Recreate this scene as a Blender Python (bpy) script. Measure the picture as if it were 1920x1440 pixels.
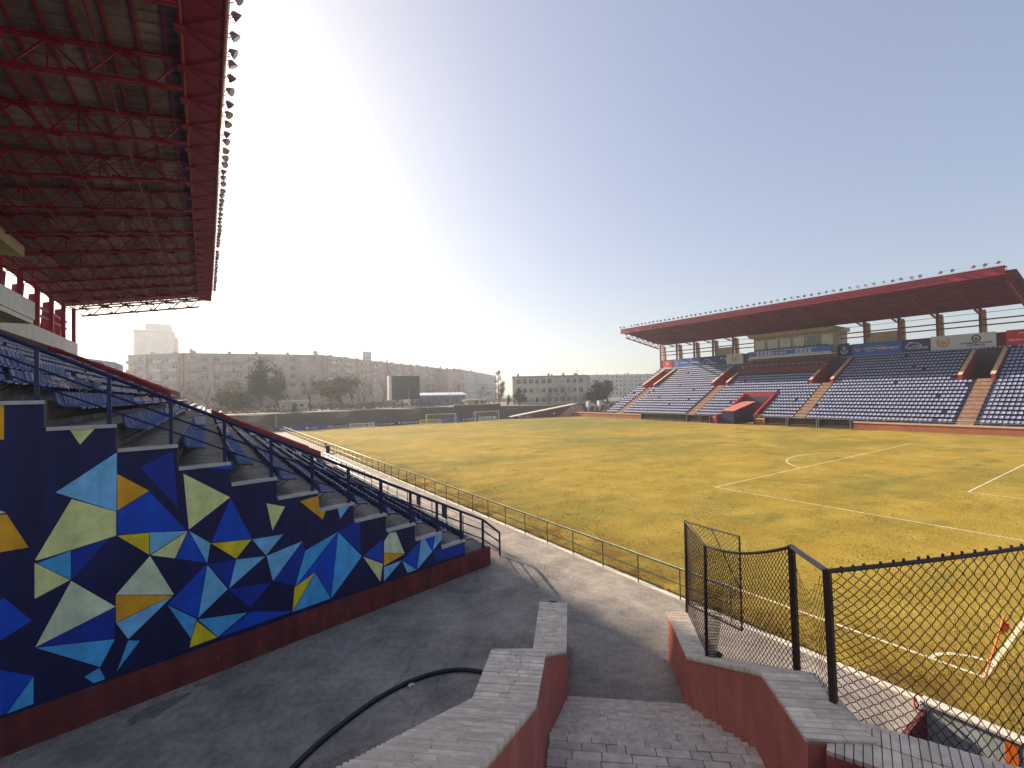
import bpy, bmesh, math, random
from mathutils import Vector, Matrix
for o in list(bpy.data.objects): bpy.data.objects.remove(o)
random.seed(7)
SC = bpy.context.scene
COL = SC.collection
R = math.radians

# ------------------------------------------------------------------ camera
CAM = (-15.5963, -3.055, 7.09)
yaw, pit, rol = .5894, .0196, -.0195
fw = Vector((math.sin(yaw)*math.cos(pit), math.cos(yaw)*math.cos(pit), math.sin(pit)))
r0 = Vector((math.cos(yaw), -math.sin(yaw), 0)); u0 = r0.cross(fw)
rt = r0*math.cos(rol) + u0*math.sin(rol); up = -r0*math.sin(rol) + u0*math.cos(rol)
cd = bpy.data.cameras.new('camera'); cam = bpy.data.objects.new('camera', cd); COL.objects.link(cam)
cam.matrix_world = Matrix(((rt.x, up.x, -fw.x, CAM[0]), (rt.y, up.y, -fw.y, CAM[1]), (rt.z, up.z, -fw.z, CAM[2]), (0, 0, 0, 1)))
cd.sensor_width = 36.0; cd.lens = 36.0*858.62/1920; cd.clip_start = .05; cd.clip_end = 6000
SC.camera = cam

# ------------------------------------------------------------------ sky, sun, exposure
SUN_EL, SUN_AZ = 25.0, -10.5          # azimuth clockwise from +Y
w = bpy.data.worlds.new('World'); SC.world = w; w.use_nodes = True
nt = w.node_tree; nt.nodes.clear()
sky = nt.nodes.new('ShaderNodeTexSky'); sky.sky_type = 'NISHITA'; sky.sun_disc = False
sky.sun_elevation = R(SUN_EL); sky.sun_rotation = R(SUN_AZ)
sky.altitude = 450; sky.air_density = 1.0; sky.dust_density = 2.5; sky.ozone_density = 1.2
bg = nt.nodes.new('ShaderNodeBackground'); bg.inputs[1].default_value = .15
wo = nt.nodes.new('ShaderNodeOutputWorld')
gm = nt.nodes.new('ShaderNodeGamma'); gm.inputs[1].default_value = .50          # hazy air evens the whole sky out
hs_ = nt.nodes.new('ShaderNodeHueSaturation'); hs_.inputs['Saturation'].default_value = 1.2; hs_.inputs['Hue'].default_value = .518
nt.links.new(sky.outputs[0], gm.inputs[0]); nt.links.new(gm.outputs[0], hs_.inputs['Color']); nt.links.new(hs_.outputs[0], bg.inputs[0]); nt.links.new(bg.outputs[0], wo.inputs[0])
sl = bpy.data.lights.new('sun', 'SUN'); sl.energy = 4.9; sl.angle = R(.9); sl.color = (1, .85, .65)
so = bpy.data.objects.new('sun', sl); COL.objects.link(so)
sd = Vector((math.sin(R(SUN_AZ))*math.cos(R(SUN_EL)), math.cos(R(SUN_AZ))*math.cos(R(SUN_EL)), math.sin(R(SUN_EL))))
so.rotation_euler = sd.to_track_quat('Z', 'Y').to_euler(); so.location = (0, 0, 60)
vs = SC.view_settings; vs.view_transform = 'Standard'; vs.look = 'None'; vs.gamma = 1; vs.use_curve_mapping = False
vs.exposure = 1.3

# ------------------------------------------------------------------ materials
MATS = {}
def mat(name, col, rough=.75, var=.25, scale=3.0, bump=0.0, bscale=30.0, metal=0.0, col2=None, stretch=None, rnd=0.0, spec=.4, detail=6.0, thr=None, streak=None, chip=None):
    """procedural paint / concrete / plastic: noise-mottled base colour with optional fine relief"""
    if name in MATS: return MATS[name]
    m = bpy.data.materials.new(name); m.use_nodes = True
    t = m.node_tree; n = t.nodes; L = t.links
    b = n['Principled BSDF']; b.inputs['Roughness'].default_value = rough; b.inputs['Metallic'].default_value = metal
    b.inputs['Specular IOR Level'].default_value = spec
    tc = n.new('ShaderNodeTexCoord'); mp = n.new('ShaderNodeMapping')
    g = n.new('ShaderNodeNewGeometry')
    L.new(g.outputs['Position'], mp.inputs[0])
    if stretch: mp.inputs['Scale'].default_value = stretch
    no = n.new('ShaderNodeTexNoise'); no.inputs['Scale'].default_value = scale; no.inputs['Detail'].default_value = detail; no.inputs['Roughness'].default_value = .65
    L.new(mp.outputs[0], no.inputs['Vector'])
    rp = n.new('ShaderNodeValToRGB')
    c = col; d = col2 if col2 else tuple(max(0, x*(1-var)) for x in col)
    lo, hi = thr if thr else (.3, .7)
    rp.color_ramp.elements[0].position = lo; rp.color_ramp.elements[1].position = hi
    rp.color_ramp.elements[0].color = (*d, 1); rp.color_ramp.elements[1].color = (*[min(1, x*(1+var*.35)) for x in c], 1)
    L.new(no.outputs['Fac'], rp.inputs[0])
    out = rp.outputs[0]
    if rnd:
        oi = n.new('ShaderNodeObjectInfo'); hs = n.new('ShaderNodeHueSaturation'); mr = n.new('ShaderNodeMapRange')
        mr.inputs[3].default_value = 1-rnd; mr.inputs[4].default_value = 1+rnd
        L.new(oi.outputs['Random'], mr.inputs[0]); L.new(mr.outputs[0], hs.inputs['Value']); L.new(out, hs.inputs['Color']); out = hs.outputs[0]
    if streak:
        mp2 = n.new('ShaderNodeMapping'); mp2.inputs['Scale'].default_value = (2.2, 2.2, .12); L.new(g.outputs['Position'], mp2.inputs[0])
        n2 = n.new('ShaderNodeTexNoise'); n2.inputs['Scale'].default_value = 1.5; n2.inputs['Detail'].default_value = 8; L.new(mp2.outputs[0], n2.inputs['Vector'])
        mr2 = n.new('ShaderNodeMapRange'); mr2.inputs[1].default_value = .42; mr2.inputs[2].default_value = .62; mr2.inputs[3].default_value = 1-streak; mr2.inputs[4].default_value = 1
        L.new(n2.outputs['Fac'], mr2.inputs[0])
        mx = n.new('ShaderNodeMix'); mx.data_type = 'RGBA'; mx.blend_type = 'MULTIPLY'; mx.inputs[0].default_value = 1
        L.new(out, mx.inputs[6]); L.new(mr2.outputs[0], mx.inputs[7]); out = mx.outputs[2]
    if chip:
        cc, lo_, sc_ = chip
        n3 = n.new('ShaderNodeTexNoise'); n3.inputs['Scale'].default_value = sc_; n3.inputs['Detail'].default_value = 9; n3.inputs['Roughness'].default_value = .6; L.new(g.outputs['Position'], n3.inputs['Vector'])
        m3 = n.new('ShaderNodeMapRange'); m3.inputs[1].default_value = lo_; m3.inputs[2].default_value = lo_+.03; m3.inputs[4].default_value = .8; L.new(n3.outputs['Fac'], m3.inputs[0])
        x3 = n.new('ShaderNodeMix'); x3.data_type = 'RGBA'; L.new(m3.outputs[0], x3.inputs[0]); L.new(out, x3.inputs[6]); x3.inputs[7].default_value = (*cc, 1); out = x3.outputs[2]
    L.new(out, b.inputs['Base Color'])
    mrr = n.new('ShaderNodeMapRange'); mrr.inputs[3].default_value = max(0, rough-.12); mrr.inputs[4].default_value = min(1, rough+.1)
    L.new(no.outputs['Fac'], mrr.inputs[0]); L.new(mrr.outputs[0], b.inputs['Roughness'])
    if bump:
        nb = n.new('ShaderNodeTexNoise'); nb.inputs['Scale'].default_value = bscale; nb.inputs['Detail'].default_value = 4
        L.new(g.outputs['Position'], nb.inputs['Vector'])
        bp = n.new('ShaderNodeBump'); bp.inputs['Strength'].default_value = bump; bp.inputs['Distance'].default_value = .02
        L.new(nb.outputs['Fac'], bp.inputs['Height']); L.new(bp.outputs[0], b.inputs['Normal'])
    MATS[name] = m
    return m

def grass_mat():
    m = bpy.data.materials.new('dry_turf'); m.use_nodes = True
    t = m.node_tree; n = t.nodes; L = t.links; b = n['Principled BSDF']
    b.inputs['Roughness'].default_value = .95; b.inputs['Specular IOR Level'].default_value = .08
    g = n.new('ShaderNodeNewGeometry')
    def noise(sc, det, sx=1, sy=1, rough=.6, dist=0):
        mp = n.new('ShaderNodeMapping'); mp.inputs['Scale'].default_value = (sx, sy, 1); L.new(g.outputs['Position'], mp.inputs[0])
        no = n.new('ShaderNodeTexNoise'); no.inputs['Scale'].default_value = sc; no.inputs['Detail'].default_value = det
        no.inputs['Roughness'].default_value = rough; no.inputs['Distortion'].default_value = dist
        L.new(mp.outputs[0], no.inputs['Vector']); return no.outputs['Fac']
    def ramp(f, stops):
        r = n.new('ShaderNodeValToRGB'); e = r.color_ramp.elements
        e[0].position, e[0].color = stops[0][0], (*stops[0][1], 1)
        e[1].position, e[1].color = stops[-1][0], (*stops[-1][1], 1)
        for p, c in stops[1:-1]:
            k = e.new(p); k.color = (*c, 1)
        L.new(f, r.inputs[0]); return r.outputs[0]
    def mix(f, a, bb, mode='MIX'):
        x = n.new('ShaderNodeMix'); x.data_type = 'RGBA'; x.blend_type = mode
        if isinstance(f, float): x.inputs[0].default_value = f
        else: L.new(f, x.inputs[0])
        L.new(a, x.inputs[6]); L.new(bb, x.inputs[7]); return x.outputs[2]
    def fac(f, lo, hi):
        x = n.new('ShaderNodeMapRange'); x.inputs[1].default_value = lo; x.inputs[2].default_value = hi; L.new(f, x.inputs[0]); return x.outputs[0]
    straw = ramp(noise(.35, 8, rough=.7), [(.3, (.275, .185, .030)), (.5, (.335, .238, .045)), (.72, (.42, .32, .080))])
    green = ramp(noise(.9, 6), [(.3, (.125, .128, .026)), (.7, (.215, .195, .045))])
    brown = ramp(noise(2.5, 6), [(.3, (.115, .066, .016)), (.7, (.175, .105, .026))])
    big = noise(.045, 6, 1, 1.6, .62, .4)
    mid = noise(.16, 8, 1, 1.9, .7, .3)
    c1 = mix(fac(big, .46, .68), straw, green)
    c2 = mix(fac(mid, .52, .68), c1, green)
    # worn brown belt along the near touchline and around goal areas
    sp = n.new('ShaderNodeSeparateXYZ'); L.new(g.outputs['Position'], sp.inputs[0])
    belt = fac(sp.outputs['X'], 2.5, -1.5)
    bm = n.new('ShaderNodeMath'); bm.operation = 'MULTIPLY'; L.new(belt, bm.inputs[0]); L.new(fac(noise(.6, 6), .35, .6), bm.inputs[1])
    c3 = mix(bm.outputs[0], c2, brown)
    # a damp greener swathe in the far right quarter
    dx = n.new('ShaderNodeVectorMath'); dx.operation = 'DISTANCE'; dx.inputs[1].default_value = (56, 78, 0)
    L.new(g.outputs['Position'], dx.inputs[0])
    sw = n.new('ShaderNodeMath'); sw.operation = 'MULTIPLY'; L.new(fac(dx.outputs['Value'], 34, 8), sw.inputs[0]); L.new(fac(mid, .34, .55), sw.inputs[1])
    c4 = mix(sw.outputs[0], c3, green)
    tuft = ramp(noise(9, 4, 1, 1, .8), [(.28, (.50, .48, .42)), (.64, (1.18, 1.15, 1.1))])
    c5 = mix(1.0, c4, tuft, 'MULTIPLY')
    spots = ramp(noise(3.2, 3, 1, 1, .55), [(.22, (.35, .3, .25)), (.34, (1, 1, 1))])
    c6 = mix(1.0, c5, spots, 'MULTIPLY')
    L.new(c6, b.inputs['Base Color'])
    bp = n.new('ShaderNodeBump'); bp.inputs['Strength'].default_value = .6; bp.inputs['Distance'].default_value = .05
    L.new(noise(14, 5, rough=.8), bp.inputs['Height']); L.new(bp.outputs[0], b.inputs['Normal'])
    MATS['dry_turf'] = m; return m

def concrete_mat():
    m = mat('walkway_concrete', (.33, .285, .245), .88, .35, .7, .35, 22, col2=(.145, .128, .115), detail=12)
    t = m.node_tree; n = t.nodes; L = t.links; b = n['Principled BSDF']; src = b.inputs['Base Color'].links[0].from_socket
    g = n.new('ShaderNodeNewGeometry'); nd = n.new('ShaderNodeTexNoise'); nd.inputs['Scale'].default_value = 1.4; nd.inputs['Detail'].default_value = 6; L.new(g.outputs['Position'], nd.inputs['Vector'])
    ad = n.new('ShaderNodeMix'); ad.data_type = 'VECTOR'; ad.inputs[0].default_value = .45; L.new(g.outputs['Position'], ad.inputs[4]); L.new(nd.outputs['Color'], ad.inputs[5])
    vo = n.new('ShaderNodeTexVoronoi'); vo.feature = 'DISTANCE_TO_EDGE'; vo.inputs['Scale'].default_value = .62; L.new(ad.outputs[1], vo.inputs['Vector'])
    cr = n.new('ShaderNodeMapRange'); cr.inputs[1].default_value = .0; cr.inputs[2].default_value = .012; cr.inputs[3].default_value = .72; cr.inputs[4].default_value = 1; L.new(vo.outputs['Distance'], cr.inputs[0])
    mk = n.new('ShaderNodeTexNoise'); mk.inputs['Scale'].default_value = .22; mk.inputs['Detail'].default_value = 3; L.new(g.outputs['Position'], mk.inputs['Vector'])
    mm = n.new('ShaderNodeMapRange'); mm.inputs[1].default_value = .48; mm.inputs[2].default_value = .56; L.new(mk.outputs['Fac'], mm.inputs[0])
    mx = n.new('ShaderNodeMix'); mx.data_type = 'FLOAT'; L.new(mm.outputs[0], mx.inputs[0]); mx.inputs[2].default_value = 1; L.new(cr.outputs[0], mx.inputs[3])
    s2 = n.new('ShaderNodeTexNoise'); s2.inputs['Scale'].default_value = 5.5; s2.inputs['Detail'].default_value = 10; s2.inputs['Roughness'].default_value = .75; L.new(g.outputs['Position'], s2.inputs['Vector'])
    sr = n.new('ShaderNodeMapRange'); sr.inputs[1].default_value = .3; sr.inputs[2].default_value = .62; sr.inputs[3].default_value = .66; sr.inputs[4].default_value = 1.12; L.new(s2.outputs['Fac'], sr.inputs[0])
    pr = n.new('ShaderNodeMath'); pr.operation = 'MULTIPLY'; L.new(mx.outputs[0], pr.inputs[0]); L.new(sr.outputs[0], pr.inputs[1])
    mu = n.new('ShaderNodeMix'); mu.data_type = 'RGBA'; mu.blend_type = 'MULTIPLY'; mu.inputs[0].default_value = 1; L.new(src, mu.inputs[6]); L.new(pr.outputs[0], mu.inputs[7]); L.new(mu.outputs[2], b.inputs['Base Color'])
    return m
M = {}
def defmats():
    M['turf'] = grass_mat()
    M['line'] = mat('chalk_line', (.60, .55, .40), .9, .35, 3.5, thr=(.30, .58), col2=(.34, .27, .11))
    M['concrete'] = concrete_mat()
    M['kerb'] = mat('kerb_concrete', (.58, .52, .44), .85, .25, 4, .3, 30)
    M['tread'] = mat('stand_concrete', (.23, .205, .175), .9, .45, 1.6, .35, 18, col2=(.085, .077, .066))
    M['coping'] = mat('coping_concrete', (.46, .45, .43), .85, .25, 5, .2, 30)
    M['ground'] = mat('bare_ground', (.20, .165, .12), .95, .45, .35, .3, 3, col2=(.10, .085, .06))
    M['bank'] = mat('weedy_bank', (.040, .034, .024), .95, .5, .7, .5, 6, col2=(.020, .018, .013))
    M['plateau'] = mat('plateau_earth', (.13, .115, .09), .95, .4, .25)
    M['navy'] = mat('mural_navy', (.010, .013, .085), .55, .45, 1.6, .45, 38, streak=.3, detail=10, chip=((.16, .15, .17), .745, 5.0))
    for k, c in dict(royal=(.005, .075, .58), deep=(.006, .036, .33), sky=(.20, .55, .86), sky2=(.075, .42, .82), cream=(.78, .82, .33), mint=(.68, .79, .52), amber=(.82, .40, .012), yellow=(.80, .64, .012)).items():
        M[k] = mat('mural_'+k, c, .6, .26, 3.2, .45, 38, streak=.16, detail=10, chip=((.30, .28, .26), .735, 5.5))
    M['plinth'] = mat('plinth_red', (.18, .036, .032), .85, .45, 2.2, .6, 26, streak=.28, col2=(.085, .022, .02), detail=10, chip=((.24, .17, .15), .70, 4.5))
    M['redwall'] = mat('stair_wall_red', (.52, .155, .118), .88, .35, 1.7, .7, 34, col2=(.37, .105, .08), streak=.14, detail=10, chip=((.42, .31, .26), .69, 5.5))
    M['brick'] = mat('coping_brick', (.74, .61, .48), .9, .3, 6, .4, 40, rnd=.14)
    M['stone'] = mat('step_stone', (.58, .49, .41), .9, .4, 5, .5, 30, rnd=.12)
    M['mortar'] = mat('mortar', (.33, .28, .235), .95, .3, 8)
    M['steelred'] = mat('roof_steel_red', (.26, .008, .022), .5, .3, 2, 0)
    M['fasciared'] = mat('fascia_red', (.23, .010, .030), .5, .3, 1.0, 0)
    M['maroon'] = mat('fascia_maroon', (.25, .010, .055), .55, .3, 1.0, 0)
    M['panel'] = mat('roof_sheet', (.24, .20, .235), .6, .4, .6, 0, rnd=.45, col2=(.10, .06, .07))  # slight maroon tint stands in for red light bounced under the roof
    M['panelr'] = mat('roof_sheet_brown', (.20, .085, .072), .65, .4, .6, 0, rnd=.25)
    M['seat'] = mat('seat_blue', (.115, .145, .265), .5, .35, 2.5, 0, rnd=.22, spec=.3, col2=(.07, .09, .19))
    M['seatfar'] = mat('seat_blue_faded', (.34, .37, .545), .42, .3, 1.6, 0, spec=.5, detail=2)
    M['seatdk'] = mat('terrace_navy', (.045, .047, .095), .7, .35, 1.0, 0, spec=.3)  # navy paint, with riser shade between the seat rows put into its colour
    M['bracket'] = mat('seat_bracket', (.05, .05, .055), .6, .3, 5)
    M['railnavy'] = mat('railing_navy', (.012, .018, .075), .4, .3, 4, .1, 60)
    M['railgreen'] = mat('railing_green', (.36, .44, .27), .4, .4, 3, 0, col2=(.14, .24, .17))
    M['raildark'] = mat('railing_post_dark', (.09, .10, .06), .5, .3, 3)
    M['fence'] = mat('fence_iron', (.045, .026, .018), .6, .4, 9, .2, 60)
    M['fencegrey'] = mat('fence_iron_grey', (.10, .10, .11), .5, .3, 9)
    M['beige'] = mat('plaster_beige', (.50, .43, .29), .85, .2, .8, .1, 12, streak=.12)
    M['white'] = mat('white_paint', (.78, .77, .73), .6, .15, 1.5, streak=.12)
    M['glass'] = mat('window_glass', (.03, .04, .05), .08, .3, .6, spec=.8)
    M['glassl'] = mat('window_glass_pale', (.42, .43, .38), .12, .3, .8, spec=.8)
    M['blackpipe'] = mat('rubber_black', (.012, .012, .014), .45, .2, 6)
    M['dark'] = mat('opening_shade_black', (.015, .011, .011), .8, .2, 3)
    M['terracotta'] = mat('aisle_terracotta', (.40, .25, .16), .85, .4, 1.5)
    M['brickred'] = mat('front_wall_brick', (.38, .125, .07), .85, .25, 1.2, .2, 14)
    M['ochre'] = mat('front_wall_coping', (.62, .40, .24), .85, .2, 2)
    M['adblue'] = mat('ad_blue', (.025, .13, .45), .5, .12, .6)
    M['adnavy'] = mat('ad_navy', (.022, .03, .15), .5, .12, .6)
    M['adwhite'] = mat('ad_white', (.66, .66, .68), .55, .12, .6)
    M['adred'] = mat('ad_red', (.62, .02, .02), .55, .12, .6)
    M['adyellow'] = mat('ad_yellow', (.62, .52, .10), .55, .12, .6)
    M['gold'] = mat('ad_gold', (.62, .34, .06), .5, .12, 2)
    M['ink'] = mat('ad_ink', (.03, .03, .035), .6, .1, 2)
    M['pepred'] = mat('ad_crimson', (.55, .02, .04), .5, .1, 2)
    M['lampshell'] = mat('lamp_shell', (.22, .17, .19), .45, .3, 4, metal=.6)
    M['lampglass'] = mat('lamp_lens', (.42, .34, .36), .15, .2, 6, spec=.8)
    M['apt'] = mat('apartment_pink', (.62, .42, .33), .9, .22, .25, streak=.15)
    M['apt2'] = mat('apartment_grey', (.55, .43, .36), .9, .22, .25, streak=.15)
    M['aptw'] = mat('apartment_white', (.66, .63, .58), .9, .2, .25, streak=.12)
    M['school'] = mat('school_cream', (.68, .60, .45), .9, .15, .3, streak=.1)
    M['roofm'] = mat('roof_metal', (.42, .40, .38), .5, .25, .3)
    M['trunk'] = mat('bark', (.12, .085, .06), .95, .4, 6, .4, 12)
    M['leafdk'] = mat('leaf_dark_green', (.028, .058, .022), .9, .5, .7, 0, detail=3)
    M['leafol'] = mat('leaf_olive', (.15, .13, .05), .9, .45, .7, 0, detail=3)
    M['leafbr'] = mat('leaf_brown', (.17, .125, .085), .9, .45, .7, 0, detail=3)
    M['leaftan'] = mat('leaf_tan', (.34, .20, .10), .9, .35, .7, 0, detail=3)
    M['screen'] = mat('led_screen', (.035, .05, .055), .55, .2, 3)
    M['orange'] = mat('orange_paint', (.75, .16, .02), .55, .2, 4)
    M['flagred'] = mat('flag_red', (.85, .09, .02), .6, .1, 4)
    M['pole'] = mat('pole_grey', (.42, .42, .40), .5, .2, 4, metal=.2)
    M['net'] = mat('net_white', (.65, .65, .62), .8, .1, 4)
    M['pitwall'] = mat('pit_wall_grey', (.46, .50, .50), .75, .25, .8, .2, 20, streak=.2)
    M['brownpoly'] = mat('shelter_brown', (.055, .026, .02), .3, .3, 2, spec=.6)
    M['tunnelred'] = mat('tunnel_red', (.34, .016, .026), .6, .25, 1)
    M['sand'] = mat('sand_slope', (.46, .30, .17), .95, .25, .6, .2, 5)
    M['bluetin'] = mat('blue_tin', (.16, .22, .34), .6, .2, .5)
    M['litter'] = mat('leaf_litter', (.17, .11, .06), .95, .5, 12)
    M['tuft'] = mat('grass_tuft', (.34, .25, .075), .95, .5, .9, 0, col2=(.13, .125, .03), detail=4, spec=.05)
    M['patch'] = mat('broken_concrete', (.19, .165, .145), .95, .5, 5, .8, 14)
    M['bag'] = mat('plastic_bag', (.55, .52, .48), .5, .3, 20)
defmats()

# ------------------------------------------------------------------ mesh helpers
class MB:
    def __init__(s): s.v = []; s.f = []; s.mi = []; s.cur = 0
    def face(s, pts):
        b = len(s.v); s.v += [tuple(p) for p in pts]; s.f.append(tuple(range(b, b+len(pts)))); s.mi.append(s.cur)
    def box(s, x0, x1, y0, y1, z0, z1):
        b = len(s.v)
        s.v += [(x0, y0, z0), (x1, y0, z0), (x1, y1, z0), (x0, y1, z0), (x0, y0, z1), (x1, y0, z1), (x1, y1, z1), (x0, y1, z1)]
        for q in ((0, 3, 2, 1), (4, 5, 6, 7), (0, 1, 5, 4), (1, 2, 6, 5), (2, 3, 7, 6), (3, 0, 4, 7)):
            s.f.append(tuple(b+i for i in q)); s.mi.append(s.cur)
        return s
    def hexa(s, lo, hi):
        """eight corner solid: lo = 4 points, hi = 4 points in the same order"""
        b = len(s.v); s.v += [tuple(p) for p in lo] + [tuple(p) for p in hi]
        for q in ((0, 3, 2, 1), (4, 5, 6, 7), (0, 1, 5, 4), (1, 2, 6, 5), (2, 3, 7, 6), (3, 0, 4, 7)):
            s.f.append(tuple(b+i for i in q)); s.mi.append(s.cur)
        return s
    def extr(s, poly, vec):
        """closed solid from a 3D polygon and an extrusion vector"""
        n = len(poly); b = len(s.v); vec = Vector(vec)
        s.v += [tuple(p) for p in poly] + [tuple(Vector(p)+vec) for p in poly]
        s.f.append(tuple(range(b+n-1, b-1, -1))); s.f.append(tuple(range(b+n, b+2*n))); s.mi += [s.cur]*2
        for i in range(n):
            j = (i+1) % n; s.f.append((b+i, b+j, b+n+j, b+n+i)); s.mi.append(s.cur)
        return s
    def tube(s, p0, p1, r, n=6, r1=None):
        p0, p1 = Vector(p0), Vector(p1); a = (p1-p0)
        if a.length < 1e-6: return s
        a.normalize(); h = Vector((0, 0, 1)) if abs(a.z) < .9 else Vector((1, 0, 0))
        x = a.cross(h).normalized(); y = a.cross(x); r1 = r if r1 is None else r1; b = len(s.v); o = math.pi/n
        for p, q in ((p0, r), (p1, r1)):
            for i in range(n):
                t = 2*math.pi*i/n+o; s.v.append(tuple(p+x*(q*math.cos(t))+y*(q*math.sin(t))))
        for i in range(n):
            j = (i+1) % n; s.f.append((b+i, b+n+i, b+n+j, b+j)); s.mi.append(s.cur)
        s.f.append(tuple(b+i for i in range(n))); s.f.append(tuple(b+n+i for i in range(n-1, -1, -1))); s.mi += [s.cur]*2
        return s
    def path(s, pts, r, n=6):
        pts = [Vector(p) for p in pts]; b = len(s.v); N = len(pts); px = None
        for i, p in enumerate(pts):
            a = (pts[min(i+1, N-1)]-pts[max(i-1, 0)]).normalized()
            if px is None:
                h = Vector((0, 0, 1)) if abs(a.z) < .9 else Vector((1, 0, 0)); px = a.cross(h).normalized()
            else: px = (px - a*px.dot(a)).normalized()
            y = a.cross(px)
            for k in range(n):
                t = 2*math.pi*k/n; s.v.append(tuple(p+px*(r*math.cos(t))+y*(r*math.sin(t))))
        for i in range(N-1):
            for k in range(n):
                j = (k+1) % n; s.f.append((b+i*n+k, b+i*n+j, b+(i+1)*n+j, b+(i+1)*n+k)); s.mi.append(s.cur)
        s.f.append(tuple(b+i for i in range(n-1, -1, -1))); s.f.append(tuple(b+(N-1)*n+i for i in range(n))); s.mi += [s.cur]*2
        return s
    def add(s, verts, faces, mi=None):
        b = len(s.v); s.v += verts; s.f += [tuple(b+i for i in q) for q in faces]; s.mi += mi if mi else [s.cur]*len(faces)
    def mesh(s, name, mats):
        me = bpy.data.meshes.new(name); me.from_pydata(s.v, [], s.f)
        for m in (mats if isinstance(mats, (list, tuple)) else [mats]): me.materials.append(m)
        if any(s.mi): me.polygons.foreach_set('material_index', s.mi)
        me.update(); return me

def tag(o, label=None, cat=None, group=None, kind=None):
    if label: o['label'] = label
    if cat: o['category'] = cat
    if group: o['group'] = group
    if kind: o['kind'] = kind
    return o
def obj(name, data, mats=None, parent=None, label=None, cat=None, group=None, kind=None, smooth=False):
    me = data.mesh(name, mats) if isinstance(data, MB) else data
    o = bpy.data.objects.new(name, me); COL.objects.link(o)
    if smooth:
        me.polygons.foreach_set('use_smooth', [True]*len(me.polygons))
    if parent: o.parent = parent
    return tag(o, label, cat, group, kind)
def empty(name, loc=(0, 0, 0), label=None, cat=None, group=None, kind=None, rz=0):
    o = bpy.data.objects.new(name, None); COL.objects.link(o); o.location = loc; o.rotation_euler = (0, 0, rz); o.empty_display_size = .2
    return tag(o, label, cat, group, kind)
def copy_tree(o, loc=None, parent=None, **kw):
    c = o.copy(); COL.objects.link(c)
    if parent: c.parent = parent
    if loc is not None: c.location = loc
    for ch in list(o.children):
        if ch.name in COL.objects: copy_tree(ch, parent=c)
    return tag(c, **kw)
def bx(*a): return MB().box(*a)

def bevel_mesh(me, w):
    bm = bmesh.new(); bm.from_mesh(me); bmesh.ops.bevel(bm, geom=bm.edges[:], offset=w, segments=1, affect='EDGES'); bm.to_mesh(me); bm.free(); return me

def lettering(txt, h, m, parent, origin, xdir, width=None, bold=0.0, name='lettering', shear=0.0, align='LEFT'):
    """flat raised letters: origin = left end of the baseline, xdir = reading direction, up = Z"""
    cu = bpy.data.curves.new('txt', 'FONT'); cu.body = txt; cu.size = h*1.4; cu.extrude = .012; cu.offset = bold; cu.resolution_u = 2; cu.shear = shear; cu.align_x = align
    t = bpy.data.objects.new('txt', cu); COL.objects.link(t)
    dg = bpy.context.evaluated_depsgraph_get(); dg.update()
    me = bpy.data.meshes.new_from_object(t.evaluated_get(dg)); bpy.data.objects.remove(t)
    me.materials.clear(); me.materials.append(m)
    xs = [v.co.x for v in me.vertices]
    if not xs: return None
    sx = width/(max(xs)-min(xs)) if width else 1.0
    xd = Vector(xdir).normalized(); zd = Vector((0, 0, 1)); nd = xd.cross(zd)
    x0 = min(xs) if width else 0
    o0 = Vector(origin)
    for v in me.vertices:
        c = v.co.copy(); v.co = o0 + xd*((c.x-x0)*sx) + zd*c.y + nd*c.z
    o = obj(name, me, None, parent); return o

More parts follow.
